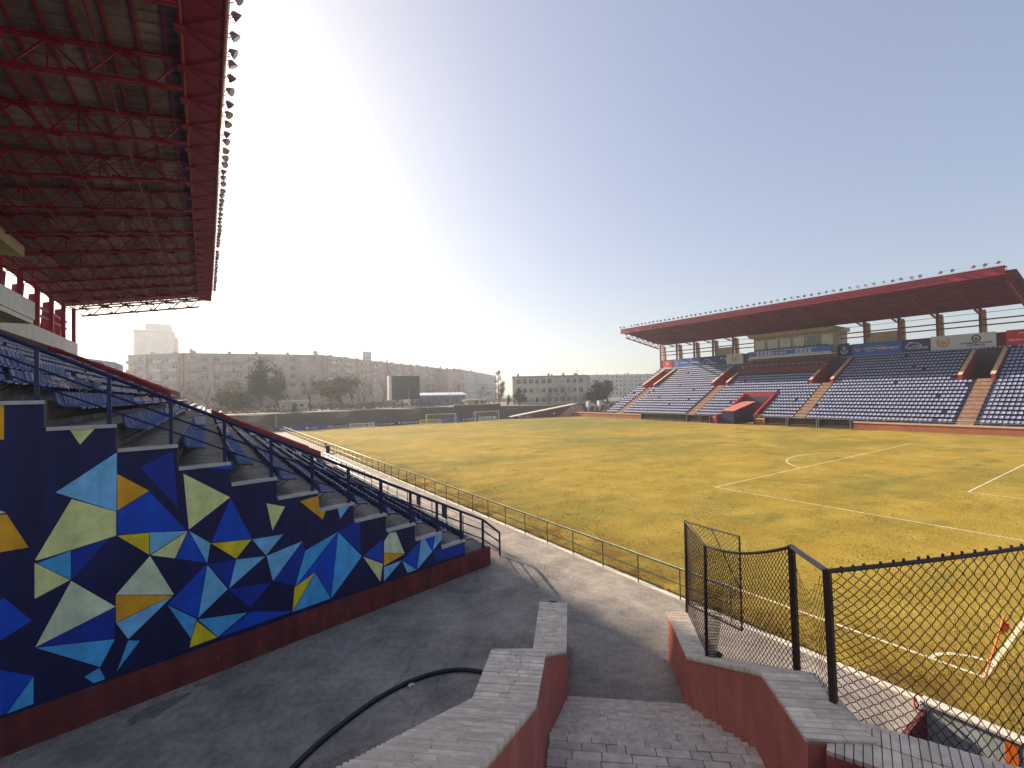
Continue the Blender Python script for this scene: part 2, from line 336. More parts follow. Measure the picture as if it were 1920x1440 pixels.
MURAL = [
  ('cream', [(-18.107, 6.478), (-17.703, 6.479), (-17.946, 6.134)]),
  ('amber', [(-19.21, 7.113), (-19.047, 7.116), (-19.046, 6.341), (-19.208, 6.375)]),
  ('sky', [(-18.321, 5.144), (-17.34, 5.895), (-17.352, 4.544)]),
  ('amber', [(-17.336, 5.4), (-16.768, 4.916), (-17.338, 4.557)]),
  ('royal', [(-17.338, 4.541), (-16.768, 4.91), (-16.061, 3.823), (-17.339, 4.003)]),
  ('deep', [(-16.943, 5.496), (-16.308, 5.832), (-16.221, 4.407)]),
  ('cream', [(-18.077, 4.958), (-17.356, 4.536), (-17.357, 3.986), (-18.565, 3.772), (-18.619, 3.787)]),
  ('cream', [(-16.104, 5.229), (-15.103, 4.454), (-15.998, 3.808)]),
  ('royal', [(-15.094, 4.428), (-14.589, 3.231), (-15.528, 3.359)]),
  ('yellow', [(-15.529, 3.342), (-14.606, 3.217), (-14.969, 2.792)]),
  ('sky', [(-15.993, 3.773), (-15.549, 3.354), (-15.618, 2.859)]),
  ('royal', [(-16.012, 3.771), (-15.629, 2.873), (-16.26, 3.158)]),
  ('cream', [(-16.026, 3.774), (-16.284, 3.168), (-16.74, 3.372)]),
  ('sky', [(-16.758, 3.917), (-16.04, 3.784), (-16.753, 3.391)]),
  ('yellow', [(-17.339, 3.981), (-16.771, 3.914), (-16.77, 3.39)]),
  ('sky2', [(-18.591, 3.71), (-18.091, 3.839), (-18.091, 3.214)]),
  ('deep', [(-18.081, 3.843), (-17.469, 3.947), (-18.081, 3.211)]),
  ('cream', [(-18.624, 3.723), (-18.6, 3.706), (-18.103, 3.208), (-18.624, 2.983)]),
  ('mint', [(-16.758, 3.361), (-16.303, 2.289), (-17.366, 2.639)]),
  ('amber', [(-17.366, 2.628), (-16.327, 2.278), (-17.362, 2.011)]),
  ('sky', [(-17.359, 1.995), (-16.324, 2.266), (-17.152, 1.549)]),
  ('mint', [(-18.086, 3.186), (-17.372, 2.377), (-18.614, 1.977)]),
  ('deep', [(-17.372, 2.367), (-17.381, 1.663), (-18.596, 1.969)]),
  ('sky2', [(-18.599, 1.96), (-17.381, 1.645), (-17.629, 1.126)]),
  ('sky2', [(-17.152, 1.52), (-16.95, 1.43), (-17.356, 0.897)]),
  ('sky2', [(-17.881, 1.024), (-17.642, 1.114), (-17.547, 0.82), (-17.731, 0.816)]),
  ('royal', [(-19.22, 3.094), (-19.036, 3.14), (-18.661, 2.543), (-19.218, 2.242)]),
  ('royal', [(-19.218, 1.824), (-18.638, 1.395), (-19.008, 0.821), (-19.216, 0.832)]),
  ('sky2', [(-18.638, 1.382), (-18.638, 0.825), (-19.003, 0.81)]),
  ('amber', [(-19.206, 4.822), (-19.011, 4.83), (-18.708, 4.076), (-19.204, 4.08)]),
  ('mint', [(-19.206, 4.983), (-19.02, 4.864), (-19.206, 4.83)]),
  ('royal', [(-15.632, 2.833), (-15.831, 1.544), (-16.425, 2.099)]),
  ('sky', [(-15.616, 2.812), (-15.172, 2.05), (-15.818, 1.539)]),
  ('sky', [(-14.97, 2.771), (-14.27, 2.662), (-15.136, 2.059)]),
  ('deep', [(-15.606, 2.833), (-14.977, 2.773), (-15.143, 2.069)]),
  ('sky', [(-14.587, 3.211), (-13.8, 3.158), (-14.25, 2.683)]),
  ('deep', [(-15.147, 2.033), (-14.117, 1.897), (-14.646, 1.369)]),
  ('sky2', [(-16.431, 2.078), (-15.854, 1.521), (-15.969, 1.08)]),
  ('yellow', [(-15.844, 1.462), (-15.413, 0.883), (-15.995, 0.87), (-15.963, 1.066)]),
  ('sky2', [(-15.821, 1.497), (-14.722, 1.274), (-15.399, 0.89)]),
  ('royal', [(-15.371, 0.867), (-14.647, 1.255), (-13.576, 0.889), (-13.576, 0.871)]),
  ('cream', [(-14.223, 4.126), (-13.745, 3.938), (-14.078, 3.335)]),
  ('amber', [(-13.34, 4.017), (-12.797, 4.081), (-12.774, 3.687), (-12.581, 3.583), (-12.677, 3.341)]),
  ('sky', [(-12.207, 3.587), (-11.84, 3.578), (-12.135, 3.245)]),
  ('sky', [(-13.276, 2.832), (-14.08, 1.912), (-14.234, 2.665)]),
  ('deep', [(-13.269, 2.814), (-13.192, 2.541), (-13.483, 1.588), (-14.069, 1.909)]),
  ('sky2', [(-12.224, 2.851), (-13.192, 2.53), (-13.479, 1.579)]),
  ('royal', [(-12.216, 2.837), (-13.449, 1.597), (-12.889, 1.81), (-12.465, 0.879)]),
  ('sky2', [(-12.203, 2.834), (-11.436, 1.88), (-12.448, 0.869)]),
  ('yellow', [(-12.929, 1.802), (-13.509, 1.554), (-13.567, 0.87)]),
  ('sky2', [(-12.909, 1.788), (-12.469, 0.872), (-13.552, 0.861)]),
  ('deep', [(-12.199, 2.845), (-11.647, 3.063), (-11.49, 3.006), (-11.471, 1.998)]),
  ('royal', [(-11.368, 1.883), (-10.696, 2.26), (-10.708, 1.478)]),
  ('cream', [(-11.391, 1.851), (-10.703, 1.423), (-10.8, 0.862)]),
  ('mint', [(-10.648, 2.136), (-10.445, 2.394), (-10.19, 2.366), (-9.864, 1.541), (-10.654, 1.782)]),
  ('amber', [(-10.654, 1.773), (-9.869, 1.524), (-10.66, 1.339)]),
  ('sky', [(-9.983, 1.332), (-10.661, 1.299), (-10.668, 0.821)]),
  ('royal', [(-9.946, 1.345), (-9.224, 1.814), (-9.387, 0.835)]),
  ('sky', [(-9.196, 1.807), (-9.041, 1.866), (-8.715, 1.303), (-9.37, 0.826)]),
  ('royal', [(-9.018, 1.86), (-8.573, 1.918), (-8.703, 1.33)]),
  ('sky', [(-8.549, 1.912), (-8.277, 1.872), (-8.282, 1.638), (-8.679, 1.323)]),
  ('sky', [(-9.968, 1.318), (-9.398, 0.834), (-9.758, 0.833)]),
  ('deep', [(-8.68, 1.284), (-8.257, 1.336), (-7.196, 1.227), (-7.204, 0.847), (-8.479, 0.853)]),
  ('royal', [(-15.734, 5.317), (-15.042, 5.35), (-15.043, 5.203)]),
]

# ================================================================== THE SETTING
def sheet(name, x0, x1, y0, y1, z, m, parent=None, nx=1, ny=1):
    mb = MB()
    for i in range(nx):
        for j in range(ny):
            a, b = x0+(x1-x0)*i/nx, x0+(x1-x0)*(i+1)/nx; c, d = y0+(y1-y0)*j/ny, y0+(y1-y0)*(j+1)/ny
            mb.face([(a, c, z), (b, c, z), (b, d, z), (a, d, z)])
    return obj(name, mb, m, parent, kind=None if parent else 'structure')

PW, PL = 70.23, 100.0
g = MB(); g.face([(-870, -870, -2.4), (870, -870, -2.4), (870, 870, -2.4), (-870, 870, -2.4)])
obj('ground', g, M['ground'], kind='structure')
pitch = sheet('pitch', -2.25, 76, -25, 104, 0.0, M['turf'])
# walkway of poured concrete, with the sunken pit behind the goal line left open
wk = MB()
wk.box(-60, -2.5, .48, 103.5, -.6, .02)
wk.box(-60, -6.6, -25, .48, -.6, .02)
walkway = obj('walkway', wk, M['concrete'], kind='structure')
rnd = random.Random(21); mb = MB()
cen = Vector((-16.55, 10.35, .024)); pts = []
for i in range(18):
    t = 2*math.pi*i/18; q_ = rnd.uniform(.75, 1.2); pts.append(cen+Vector((math.cos(t)*.62*q_+math.sin(t)*.12, math.sin(t)*.30*q_+math.cos(t)*.15, 0)))
mb.face(pts); obj('broken_patch', mb, M['patch'], walkway)
ft = MB(); ft.box(-2.25, 76.5, -25, 104, -.9, -.03); obj('pitch_subsoil', ft, M['ground'], kind='structure')
kb = MB(); kb.box(-2.5, -2.25, .52, 103.5, -.4, .085)
obj('kerb', kb, M['kerb'], kind='structure')
# joints in the slab
# sunken pit beside the steps
pt = empty('sunken_pit', (-4.5, -5, -1.6), kind='structure')
def child(o, p):
    o.parent = p; o.matrix_parent_inverse = Matrix.Translation(-p.location); return o
child(obj('pit_floor', bx(-6.6, -2.5, -25, .48, -1.9, -1.6), M['concrete']), pt)
child(obj('pit_end_wall', bx(-6.6, -2.62, .40, .478, -1.6, .015), M['plinth']), pt)
child(obj('pit_side_wall', bx(-2.62, -2.44, -25, .476, -1.6, .16), M['pitwall']), pt)
child(obj('wall_coping', bx(-2.66, -2.40, -25, .50, .162, .215), M['kerb']), pt)
for yy in (-.86, -4.2, -7.6):
    child(obj('orange_stripe', bx(-2.632, -2.619, yy-.09, yy+.09, -1.6, .158), M['orange']), pt)
tb = MB(); tb.path([(-2.72+.07*math.cos(t), .56+.02*math.sin(t), .14+.10*math.sin(t)) for t in [i*.5 for i in range(13)]], .022, 6)
child(obj('lifting_loop', tb, M['redwall']), pt)

# painted lines of the pitch, each a strip 4 mm above the turf
def line(p, q, wd=.10, z=.006, nm='field_line'):
    p, q = Vector((*p, z)), Vector((*q, z)); d = (q-p).normalized(); n = Vector((-d.y, d.x, 0))*wd/2
    mb = MB(); mb.face([p-n, q-n, q+n, p+n]); return obj(nm, mb, M['line'], pitch)
def arc(c, r, a0, a1, wd=.12, z=.006, n=24):
    mb = MB()
    for i in range(n):
        t, s = a0+(a1-a0)*i/n, a0+(a1-a0)*(i+1)/n
        mb.face([(c[0]+(r-wd/2)*math.cos(t), c[1]+(r-wd/2)*math.sin(t), z), (c[0]+(r+wd/2)*math.cos(t), c[1]+(r+wd/2)*math.sin(t), z),
                 (c[0]+(r+wd/2)*math.cos(s), c[1]+(r+wd/2)*math.sin(s), z), (c[0]+(r-wd/2)*math.cos(s), c[1]+(r-wd/2)*math.sin(s), z)])
    return obj('field_arc', mb, M['line'], pitch)
h = PW/2
line((0, 0), (0, PL)); line((0.06, 0.0), (PW, 0)); line((PW, .06), (PW, PL))
line((h-20.16, .06), (h-20.16, 16.56)); line((h-20.10, 16.5), (h+20.16, 16.5)); line((h+20.16, .06), (h+20.16, 16.44))
line((h-9.16, .06), (h-9.16, 5.56)); line((h-9.10, 5.5), (h+9.16, 5.5)); line((h+9.16, .06), (h+9.16, 5.44))
q = math.asin(5.56/9.15); arc((h, 11), 9.15, q, math.pi-q, n=32); arc((0, 0), 1.0, .06, math.pi/2-.06, n=12)

# far end: weedy bank, plateau behind it
bk = MB()
prof = [(103.9, -.1), (104.2, .15), (107.5, 2.0), (110.5, 3.45), (112.0, 3.62)]
for i in range(40):
    xa, xb = -64+ i*3.0, -64+(i+1)*3.0
    for (y0, z0), (y1, z1) in zip(prof, prof[1:]):
        def wob(x, y, z): return (x, y, z+(.10*math.sin(x*.7+y)+.07*math.sin(x*1.9))*(z > .3)*(z < 3.6))
        bk.face([wob(xa, y0, z0), wob(xb, y0, z0), wob(xb, y1, z1), wob(xa, y1, z1)])
obj('far_bank', bk, M['bank'], kind='structure')
pl = MB(); pl.box(-64, 56, 112.002, 870, -.2, 3.6); pl.box(56, 870, 108, 870, -.2, 2.6); pl.box(-870, -64, 60, 870, -.2, 3.6); pl.box(56.0, 56.01, 112, 113, 0, .1)
obj('plateau', pl, M['plateau'], kind='structure')
pth = MB(); pth.box(-60, 52, 112.2, 113.8, 3.6, 3.66); obj('bank_path', pth, M['kerb'], kind='structure')

# ================================================================== STEPS AND STEP WALLS (corner of the stadium)
SO = Vector((-7.80, 4.25, 0)); SU = Vector((-.6553, -.7554, 0)); ST = Vector((.7554, -.6553, 0))
def S(a, t, z): return SO + SU*a + ST*t + Vector((0, 0, z))
ANG = math.atan2(SU.y, SU.x)
UNIT = bx(-.5, .5, -.5, .5, -.5, .5).mesh('brick', M['brick']); bevel_mesh(UNIT, .045)
UNITS = bx(-.5, .5, -.5, .5, -.5, .5).mesh('paving_stone', M['stone']); bevel_mesh(UNITS, .03)
def piece(name, me, parent, a, t, z, la, lt, lz, slope=0.0, ang=None, jit=0.0):
    o = bpy.data.objects.new(name, me); COL.objects.link(o); o.parent = parent
    o.location = S(a, t, z) if ang is None else Vector((a, t, z))
    o.rotation_euler = (random.uniform(-jit, jit), -math.atan(slope)+random.uniform(-jit, jit), (ANG if ang is None else ang)+random.uniform(-jit, jit))
    o.scale = (la, lt, lz); return o

RISE, RUN = .1543, .30
stairs = empty('corner_steps', (0, 0, 0), kind='structure')
body = MB()
def step_body(a0, a1, z, t0=-1.75, t1=1.40):
    body.hexa([S(a0, t0, -.3), S(a1, t0, -.3), S(a1, t1, -.3), S(a0, t1, -.3)], [S(a0, t0, z), S(a1, t0, z), S(a1, t1, z), S(a0, t1, z)])
steps = []
for i in range(14): steps.append((i*RUN, (i+1)*RUN, (i+1)*RISE))
steps.append((4.2, 5.3, 14*RISE))
for i in range(16): steps.append((5.3+i*RUN, 5.3+(i+1)*RUN, (15+i)*RISE))
ztop = steps[-1][2]
steps.append((10.1, 16, ztop))
for a0, a1, z in steps: step_body(a0, a1, z-.03)
obj('step_core', body, M['mortar'], stairs)
for k, (a0, a1, z) in enumerate(steps[:19]):
    rows = max(1, int(round((a1-a0)/.16))) if k == 14 else 2
    if k > 14: rows = 1
    for r in range(rows):
        ra0 = a0 + (a1-a0)*r/rows; ra1 = a0+(a1-a0)*(r+1)/rows; t = -1.32-.05*a0 + .01
        while t < 1.31:
            wd = min(random.choice((.26, .34, .40, .46)), 1.32-t)
            if wd < .08: break
            piece('paving_stone', UNITS, stairs, (ra0+ra1)/2-.008, t+wd/2, z-.02+random.uniform(-.006, .005), ra1-ra0-.006, wd-.012, .06, jit=.006)
            t += wd
lowp = MB()
for a0, a1, z in steps[19:]:
    lowp.hexa([S(a0-.01, -1.7, z-.028), S(a1, -1.7, z-.028), S(a1, 1.31, z-.028), S(a0-.01, 1.31, z-.028)], [S(a0-.01, -1.7, z), S(a1, -1.7, z), S(a1, 1.31, z), S(a0-.01, 1.31, z)])
obj('upper_tread', lowp, M['stone'], stairs)

PROF = [(-2.30, 1.17), (.10, 1.17), (4.22, 3.42), (5.26, 3.42), (9.6, 5.66)]
def tl(a): return -1.32-.05*max(0, a)
def step_wall(name, tin, tout, prof, label):
    root = empty(name, S(0, (tin(0)+tout(0))/2, 0), label, 'wall')
    root.location = (0, 0, 0)
    mb = MB()
    for (a0, z0), (a1, z1) in zip(prof, prof[1:]):
        mb.hexa([S(a0, tin(a0), -.5), S(a1, tin(a1), -.5), S(a1, tout(a1), -.5), S(a0, tout(a0), -.5)],
                [S(a0, tin(a0), z0), S(a1, tin(a1), z1), S(a1, tout(a1), z1), S(a0, tout(a0), z0)])
    obj('rendered_wall', mb, M['redwall'], root)
    bed = MB()
    for (a0, z0), (a1, z1) in zip(prof, prof[1:]):
        e = .012 if tin(0) < 0 else -.012
        bed.hexa([S(a0, tin(a0)-e, z0+.002), S(a1, tin(a1)-e, z1+.002), S(a1, tout(a1)+e, z1+.002), S(a0, tout(a0)+e, z0+.002)],
                 [S(a0, tin(a0)-e, z0+.03), S(a1, tin(a1)-e, z1+.03), S(a1, tout(a1)+e, z1+.03), S(a0, tout(a0)+e, z0+.03)])
    obj('mortar_bed', bed, M['mortar'], root)
    return root
def cope(root, tin, tout, a0, z0, a1, z1, splits, course=.077, over=.022):
    sl = (z1-z0)/(a1-a0); L = math.hypot(a1-a0, z1-z0); n = max(1, int(L/course))
    for i in range(n):
        f = (i+.5)/n; a = a0+(a1-a0)*f; z = z0+(z1-z0)*f
        lo, hi = min(tin(a), tout(a))-over, max(tin(a), tout(a))+over
        k = splits if splits == 1 else random.choice((splits-1, splits) if splits > 2 else (1, 2, 2))
        cuts = sorted([lo] + [lo+(hi-lo)*(j+1)/k+random.uniform(-.07, .07) for j in range(k-1)] + [hi])
        for c0, c1 in zip(cuts, cuts[1:]):
            piece('brick', UNIT, root, a, (c0+c1)/2, z+.036+random.uniform(-.003, .003), L/n-.006, c1-c0-.006, .05, slope=-sl, jit=.006)
lin = tl; lout = lambda a: tl(a)-.73
wl = step_wall('step_wall', lin, lout, PROF, 'red rendered low wall with brick coping on the hose side of the steps')
cope(wl, lin, lout, *PROF[0], *PROF[1], 3)
cope(wl, lin, lout, *PROF[1], *PROF[2], 1)
cope(wl, lin, lout, *PROF[2], *PROF[3], 3)
cope(wl, lin, lout, *PROF[3], 8.3, 4.99, 3)
rin = lambda a: 1.32; rout = lambda a: 1.98
PR = [(-1.95, 1.19), (.12, 1.19), (4.2, 3.31), (5.35, 3.31)]
wr = step_wall('step_wall', rin, rout, PR, 'red rendered low wall with brick coping carrying the chain link fence')
cope(wr, rin, rout, *PR[0], *PR[1], 2); cope(wr, rin, rout, *PR[1], *PR[2], 1); cope(wr, rin, rout, *PR[2], *PR[3], 2)
# the wall turns outward at the landing
d0 = Vector((.50, .866))                    # (a, t) direction of the branch
nrm = Vector((-.866, .50))
mb = MB(); c0 = Vector((5.15, 1.62)); Lb = 6.0; zb0, zb1 = 3.27, 3.62
def BP(s, n, z): q = c0 + d0*s + nrm*n; return S(q.x, q.y, z)
mb.hexa([BP(0, -.33, -1.7), BP(Lb, -.33, -1.7), BP(Lb, .33, -1.7), BP(0, .33, -1.7)], [BP(0, -.33, zb0), BP(Lb, -.33, zb1), BP(Lb, .33, zb1), BP(0, .33, zb0)])
obj('rendered_wall', mb, M['redwall'], wr)
mb = MB()
mb.hexa([BP(0, -.31, zb0+.002), BP(Lb, -.31, zb1+.002), BP(Lb, .31, zb1+.002), BP(0, .31, zb0+.002)], [BP(0, -.31, zb0+.03), BP(Lb, -.31, zb1+.03), BP(Lb, .31, zb1+.03), BP(0, .31, zb0+.03)])
obj('mortar_bed', mb, M['mortar'], wr)
bang = (BP(1, 0, 0)-BP(0, 0, 0)); bang = math.atan2(bang.y, bang.x)
for i in range(40):
    s = .04+i*.077
    for c in ((-.175, .34), (.175, .34)):
        p = BP(s, c[0], zb0+(zb1-zb0)*s/Lb+.034+random.uniform(-.003, .003)); piece('brick', UNIT, wr, p.x, p.y, p.z, .068, c[1]-.008, .05, ang=bang, jit=.008)
# rest of the upper right-hand step wall (outside the picture)
mb = MB(); mb.hexa([S(5.6, 1.34, -.5), S(9.6, 1.34, -.5), S(9.6, 1.96, -.5), S(5.6, 1.96, -.5)], [S(5.6, 1.34, 3.25), S(9.6, 1.34, 5.5), S(9.6, 1.96, 5.5), S(5.6, 1.96, 3.25)])
obj('rendered_wall', mb, M['redwall'], wr)
# loose dark block left on the coping
p = S(.35, 1.86, 1.19+.22)
o = obj('loose_brick', bevel_mesh(bx(-.13, .13, -.06, .06, -.04, .03).mesh('loose_brick', M['blackpipe']), .012), None, label='dark loose block lying on the coping behind the thin fence post', cat='brick'); o.location = p; o.rotation_euler = (0, -.45, -.2)
o = obj('drain_strip', bevel_mesh(bx(-.11, .11, -.016, .016, -.012, .012).mesh('drain_strip', M['blackpipe']), .004), None, label='thin black strip lying at the far end of the left coping', cat='strip'); o.location = S(-2.27, -1.70, 1.19+.075); o.rotation_euler = (0, 0, math.atan2(ST.y, ST.x))

# ================================================================== CHAIN LINK FENCE
fence = empty('chain_link_fence', (0, 0, 0), 'sagging rusty chain link fence with iron posts on the step wall', 'fence')
P1b, P1t = Vector((-5.13, 4.55, 1.2)), Vector((-5.12, 4.53, 3.63))
P2b, P2t = Vector((-6.50, 3.08, 1.2)), Vector((-6.48, 3.06, 3.66))
P3b, P3t = Vector((-8.81, .13, 3.06)), Vector((-8.82, .15, 4.87))
P4b, P4t = Vector((-9.45, -.57, 3.2)), Vector((-9.45, -.54, 4.89))
q5 = c0 + d0*2.25 + nrm*.10
P5b = S(q5.x, q5.y, 3.38); P5t = S(q5.x, q5.y, 5.52)
P6t = Vector((-5.44, -2.10, 4.90)); P6b = Vector((-5.44, -2.10, .70)); P6f = Vector((-5.44, -2.10, -1.6))
for b, t, r in ((P1b, P1t, .036), (P2b, P2t, .036), (P3b, P3t, .05), (P4b, P4t, .05), (P6f, P6t, .05)):
    obj('post', MB().tube(b, t+Vector((0, 0, .02)), r, 4 if r > .04 else 8), M['fence'], fence)
def sag(a, b, s, n=10): return [a.lerp(b, i/n) - Vector((0, 0, s*4*(i/n)*(1-i/n))) for i in range(n+1)]
r12 = [P1t, P2t]; r23 = sag(P2t, P3t, .13); r34 = [P3t, P4t]; r46 = sag(P4t, P6t, .03, 8)
obj('top_rail', MB().path(r12, .022, 6), M['fence'], fence)
obj('top_rail', MB().path(r23, .024, 6), M['fence'], fence)
obj('top_rail', MB().path(r34, .042, 4), M['fencegrey'], fence)
obj('top_rail', MB().path(r46, .028, 6), M['fence'], fence)
for i in range(1, 22):
    p = P4t.lerp(P6t, i/22+random.uniform(-.01, .01)); obj('tie_wire', MB().tube(p+Vector((0, 0, -.04)), p+Vector((0, 0, .036)), .016, 5), M['fence'], fence)
def link_mesh(fb, ft, width, height, pit=.056, r=.0036, amp=.02, drop=None):
    """interlocked zig-zag wires; fb/ft map u in 0..1 to the bottom / top edge"""
    mb = MB(); nw = int(width/pit); nr = int(height/pit)
    ph = random.uniform(0, 6)
    for w_ in range(nw):
        pts = []
        for j in range(nr+1):
            u = (w_+.5+(.54 if (j+w_) % 2 else -.54))/nw; u = min(1, max(0, u)); v = j/nr
            hi = 1.0
            if drop: hi = 1-drop(u)
            p = fb(u).lerp(ft(u), v*hi)
            wav = Vector((math.sin(u*7+v*5+ph)*amp, math.cos(u*6-v*4+ph)*amp, math.sin(u*9+ph+v*3)*amp*.7))
            p = p + wav*(4*v*(1-v))**.5 + Vector((.005 if j % 2 else -.005, .005 if j % 2 else -.005, random.uniform(-.004, .004)))
            pts.append(p)
        # rounded bends at each knuckle
        qs = [pts[0]]
        for j in range(1, len(pts)-1):
            qs += [pts[j].lerp(pts[j-1], .16), pts[j].lerp(pts[j+1], .16)]
        qs.append(pts[-1]); mb.path(qs, r, 3)
    return mb
def lin2(a, b): return lambda u: a.lerp(b, u)
def poly(pts):
    def f(u):
        x = u*(len(pts)-1); i = min(len(pts)-2, int(x)); return pts[i].lerp(pts[i+1], x-i)
    return f
def netpart(*a, **k): return obj('wire_mesh', link_mesh(*a, **k), M['fence'], fence)
netpart(lin2(P1b, P2b), lin2(P1t, P2t), 2.0, 2.4, r=.0058)
slopeb = [P2b, S(.2, 1.92, 1.3), S(2.2, 1.93, 2.35), P3b]
netpart(poly(slopeb), poly(r23), 3.8, 2.1, amp=.03, r=.0058)
netpart(lin2(P3b, P4b), lin2(P3t, P4t), .95, 1.75, amp=.03, drop=lambda u: .04+.20*math.sin(math.pi*min(1, u*1.15))**1.2)
netpart(lin2(P4b+Vector((0, 0, -.06)), P6b+Vector((0, 0, -.10))), poly(r46), 3.6, 2.6, pit=.074, r=.0066, amp=.05)
# open gate leaf hung on the far post
gate = empty('fence_gate', (0, 0, 0), 'narrow chain link gate leaf standing open from the far fence post', 'gate')
G0b, G0t = Vector((-5.12, 4.50, 1.46)), Vector((-5.12, 4.50, 3.62)); G1b, G1t = Vector((-5.21, 3.01, 1.43)), Vector((-5.21, 3.01, 3.62))
gf = MB(); gf.path([G0b, G0t], .02, 6); gf.path([G1b, G1t], .024, 6); gf.path([G0t, G1t], .02, 6); gf.path([G0b, G1b], .02, 6)
obj('gate_frame', gf, M['fence'], gate)
gb = MB(); gb.path([G0b+Vector((0, 0, .10)), G1b.lerp(G1t, .40)], .014, 5); gb.path([G0b.lerp(G0t, .02), G1b.lerp(G1t, .18)], .014, 5); gb.path([G1b.lerp(G1t, .42), (G0t+G1t)/2], .011, 5)
obj('gate_brace', gb, M['fence'], gate)
obj('wire_mesh', link_mesh(lin2(G0b, G1b), lin2(G0t, G1t), 1.5, 2.18, r=.0058), M['fence'], gate)

# ================================================================== HOSE, CORNER FLAG
hp = [(-14.9, 6.1, .06), (-14.26, 6.67, .06), (-13.47, 7.19, .06), (-12.43, 7.67, .06), (-11.56, 7.86, .06), (-10.9, 7.84, .06), (-10.40, 7.68, .06), (-10.06, 7.44, .06), (-9.75, 7.03, .06), (-9.5, 6.5, .06)]
cv = []
for i in range(len(hp)-1):
    p0 = Vector(hp[max(i-1, 0)]); p1 = Vector(hp[i]); p2 = Vector(hp[i+1]); p3 = Vector(hp[min(i+2, len(hp)-1)])
    for k in range(8):
        t = k/8; cv.append(.5*((2*p1)+(p2-p0)*t+(2*p0-5*p1+4*p2-p3)*t*t+(3*p1-p0-3*p2+p3)*t**3))
cv.append(Vector(hp[-1]))
hose = obj('hose', MB().path(cv, .058, 10), M['blackpipe'], None, 'thick black hose curving over the shaded concrete', 'hose', smooth=True)
obj('clip', MB().path([cv[31]-Vector((.0, 0, 0)), cv[33]], .066, 10), M['blackpipe'], hose)
tg = MB()
for i in range(9):
    a = i*2.4; rr = .02+.05*random.random(); c = Vector((-11.50, 7.70, .03)) + Vector((math.cos(a)*rr, math.sin(a)*rr*1.6-.02, random.random()*.06))
    tg.face([c, c+Vector((.07*math.cos(a+1), .07*math.sin(a+1), .03)), c+Vector((.06*math.cos(a+2), .07*math.sin(a+2), -.02))])
obj('paper_scrap', tg, M['white'], None, 'crumpled white scrap caught beside the black hose', 'litter')
fl = empty('corner_flag', (0, 0, 0), 'orange corner flag leaning at the near corner of the pitch', 'flag')
obj("flag_pole", MB().tube((0.02, -.02, 0), (.47, -.30, 1.43), .022, 8), M['orange'], fl)
a = Vector((.47, -.30, 1.42)); dn = Vector((-.31, .20, -.95)); rg = Vector((.80, -.50, -.22))
fp = MB(); fp.extr([a+dn*.12, a+dn*.14+rg*.20, a+dn*.34+rg*.22, a+dn*.33], (.004, .006, 0)); obj('flag_cloth', fp, M['flagred'], fl)
fp = MB(); fp.extr([a, a+dn*.02+rg*.04, a+dn*.118+rg*.06, a+dn*.118], (.004, .006, 0)); obj('flag_cloth', fp, M['adyellow'], fl)
fp = MB(); fp.extr([a+dn*.342, a+dn*.345+rg*.20, a+dn*.43+rg*.12, a+dn*.42], (.004, .006, 0)); obj('flag_cloth', fp, M['adyellow'], fl)

# ---- grit, dry leaves and litter on the walkway (uncountable)
gr_ = MB(); rnd = random.Random(31)
def bit(x, y, z, sc):
    a = rnd.uniform(0, 6.28); p = Vector((x, y, z)); u_ = Vector((math.cos(a), math.sin(a), rnd.uniform(-.2, .4)))*sc; v_ = Vector((-math.sin(a), math.cos(a), rnd.uniform(-.2, .5)))*sc*rnd.uniform(.3, .8)
    gr_.face([p-u_, p-v_*.6, p+u_, p+v_])
for i in range(900):
    x = rnd.uniform(-20, -6.1); bit(x, 13.52+.225*(x+6.02)-.26-abs(rnd.gauss(0, .22)), .035, rnd.uniform(.008, .03))
for i in range(500): bit(rnd.uniform(-18, -3), rnd.uniform(2, 13), .035, rnd.uniform(.006, .02))
for i in range(350): bit(-2.55-abs(rnd.gauss(0, .12)), rnd.uniform(.6, 40), .035, rnd.uniform(.008, .028))
for i in range(420):
    a = rnd.uniform(-2.3, 1.0); sd = rnd.choice((-1, 1)); t = (-1.30 if sd < 0 else 1.30)-sd*abs(rnd.gauss(0, .08)); p = S(min(a, 0), t, .035); bit(p.x, p.y, p.z, rnd.uniform(.007, .024))
for i in range(300): p = S(rnd.uniform(-2.3, .2), -2.08-abs(rnd.gauss(0, .15)), .035); bit(p.x, p.y, p.z, rnd.uniform(.008, .028))
obj('leaf_litter', gr_, M['litter'], None, 'scattered grit and dry leaf bits on the concrete walkway', 'litter', kind='stuff')
# ---- tufts standing out of the dry turf (uncountable)
tf = MB(); rnd = random.Random(41)
for i in range(105000):
    f = rnd.random()**1.9
    x = -2.2+f*44+rnd.uniform(-.3, .3); y = -5+(rnd.random()**1.5)*48
    if math.sin(x*1.7+math.sin(y*1.1)*2)+math.sin(y*2.3+x*.4)+math.sin(x*.53-y*.71) < rnd.uniform(-1.6, 1.2): continue
    if x < -2.22: continue
    hgt = rnd.uniform(.02, .075); a = rnd.uniform(0, 6.28); w_ = Vector((math.cos(a), math.sin(a), 0))*rnd.uniform(.006, .02)
    p = Vector((x, y, -.002)); tf.face([p-w_, p+w_, p+Vector((rnd.uniform(-.03, .03), rnd.uniform(-.03, .03), hgt))])
for i in range(2600):
    x = -2.24+abs(rnd.gauss(0, .10)); y = rnd.uniform(-6, 60)
    for k in range(5):
        a = rnd.uniform(0, 6.28); w_ = Vector((math.cos(a), math.sin(a), 0))*.01; p = Vector((x+rnd.uniform(0, .05), y+rnd.uniform(-.05, .05), -.002)); tf.face([p-w_, p+w_, p+Vector((rnd.uniform(-.06, .06), rnd.uniform(-.06, .06), rnd.uniform(.04, .13)))])
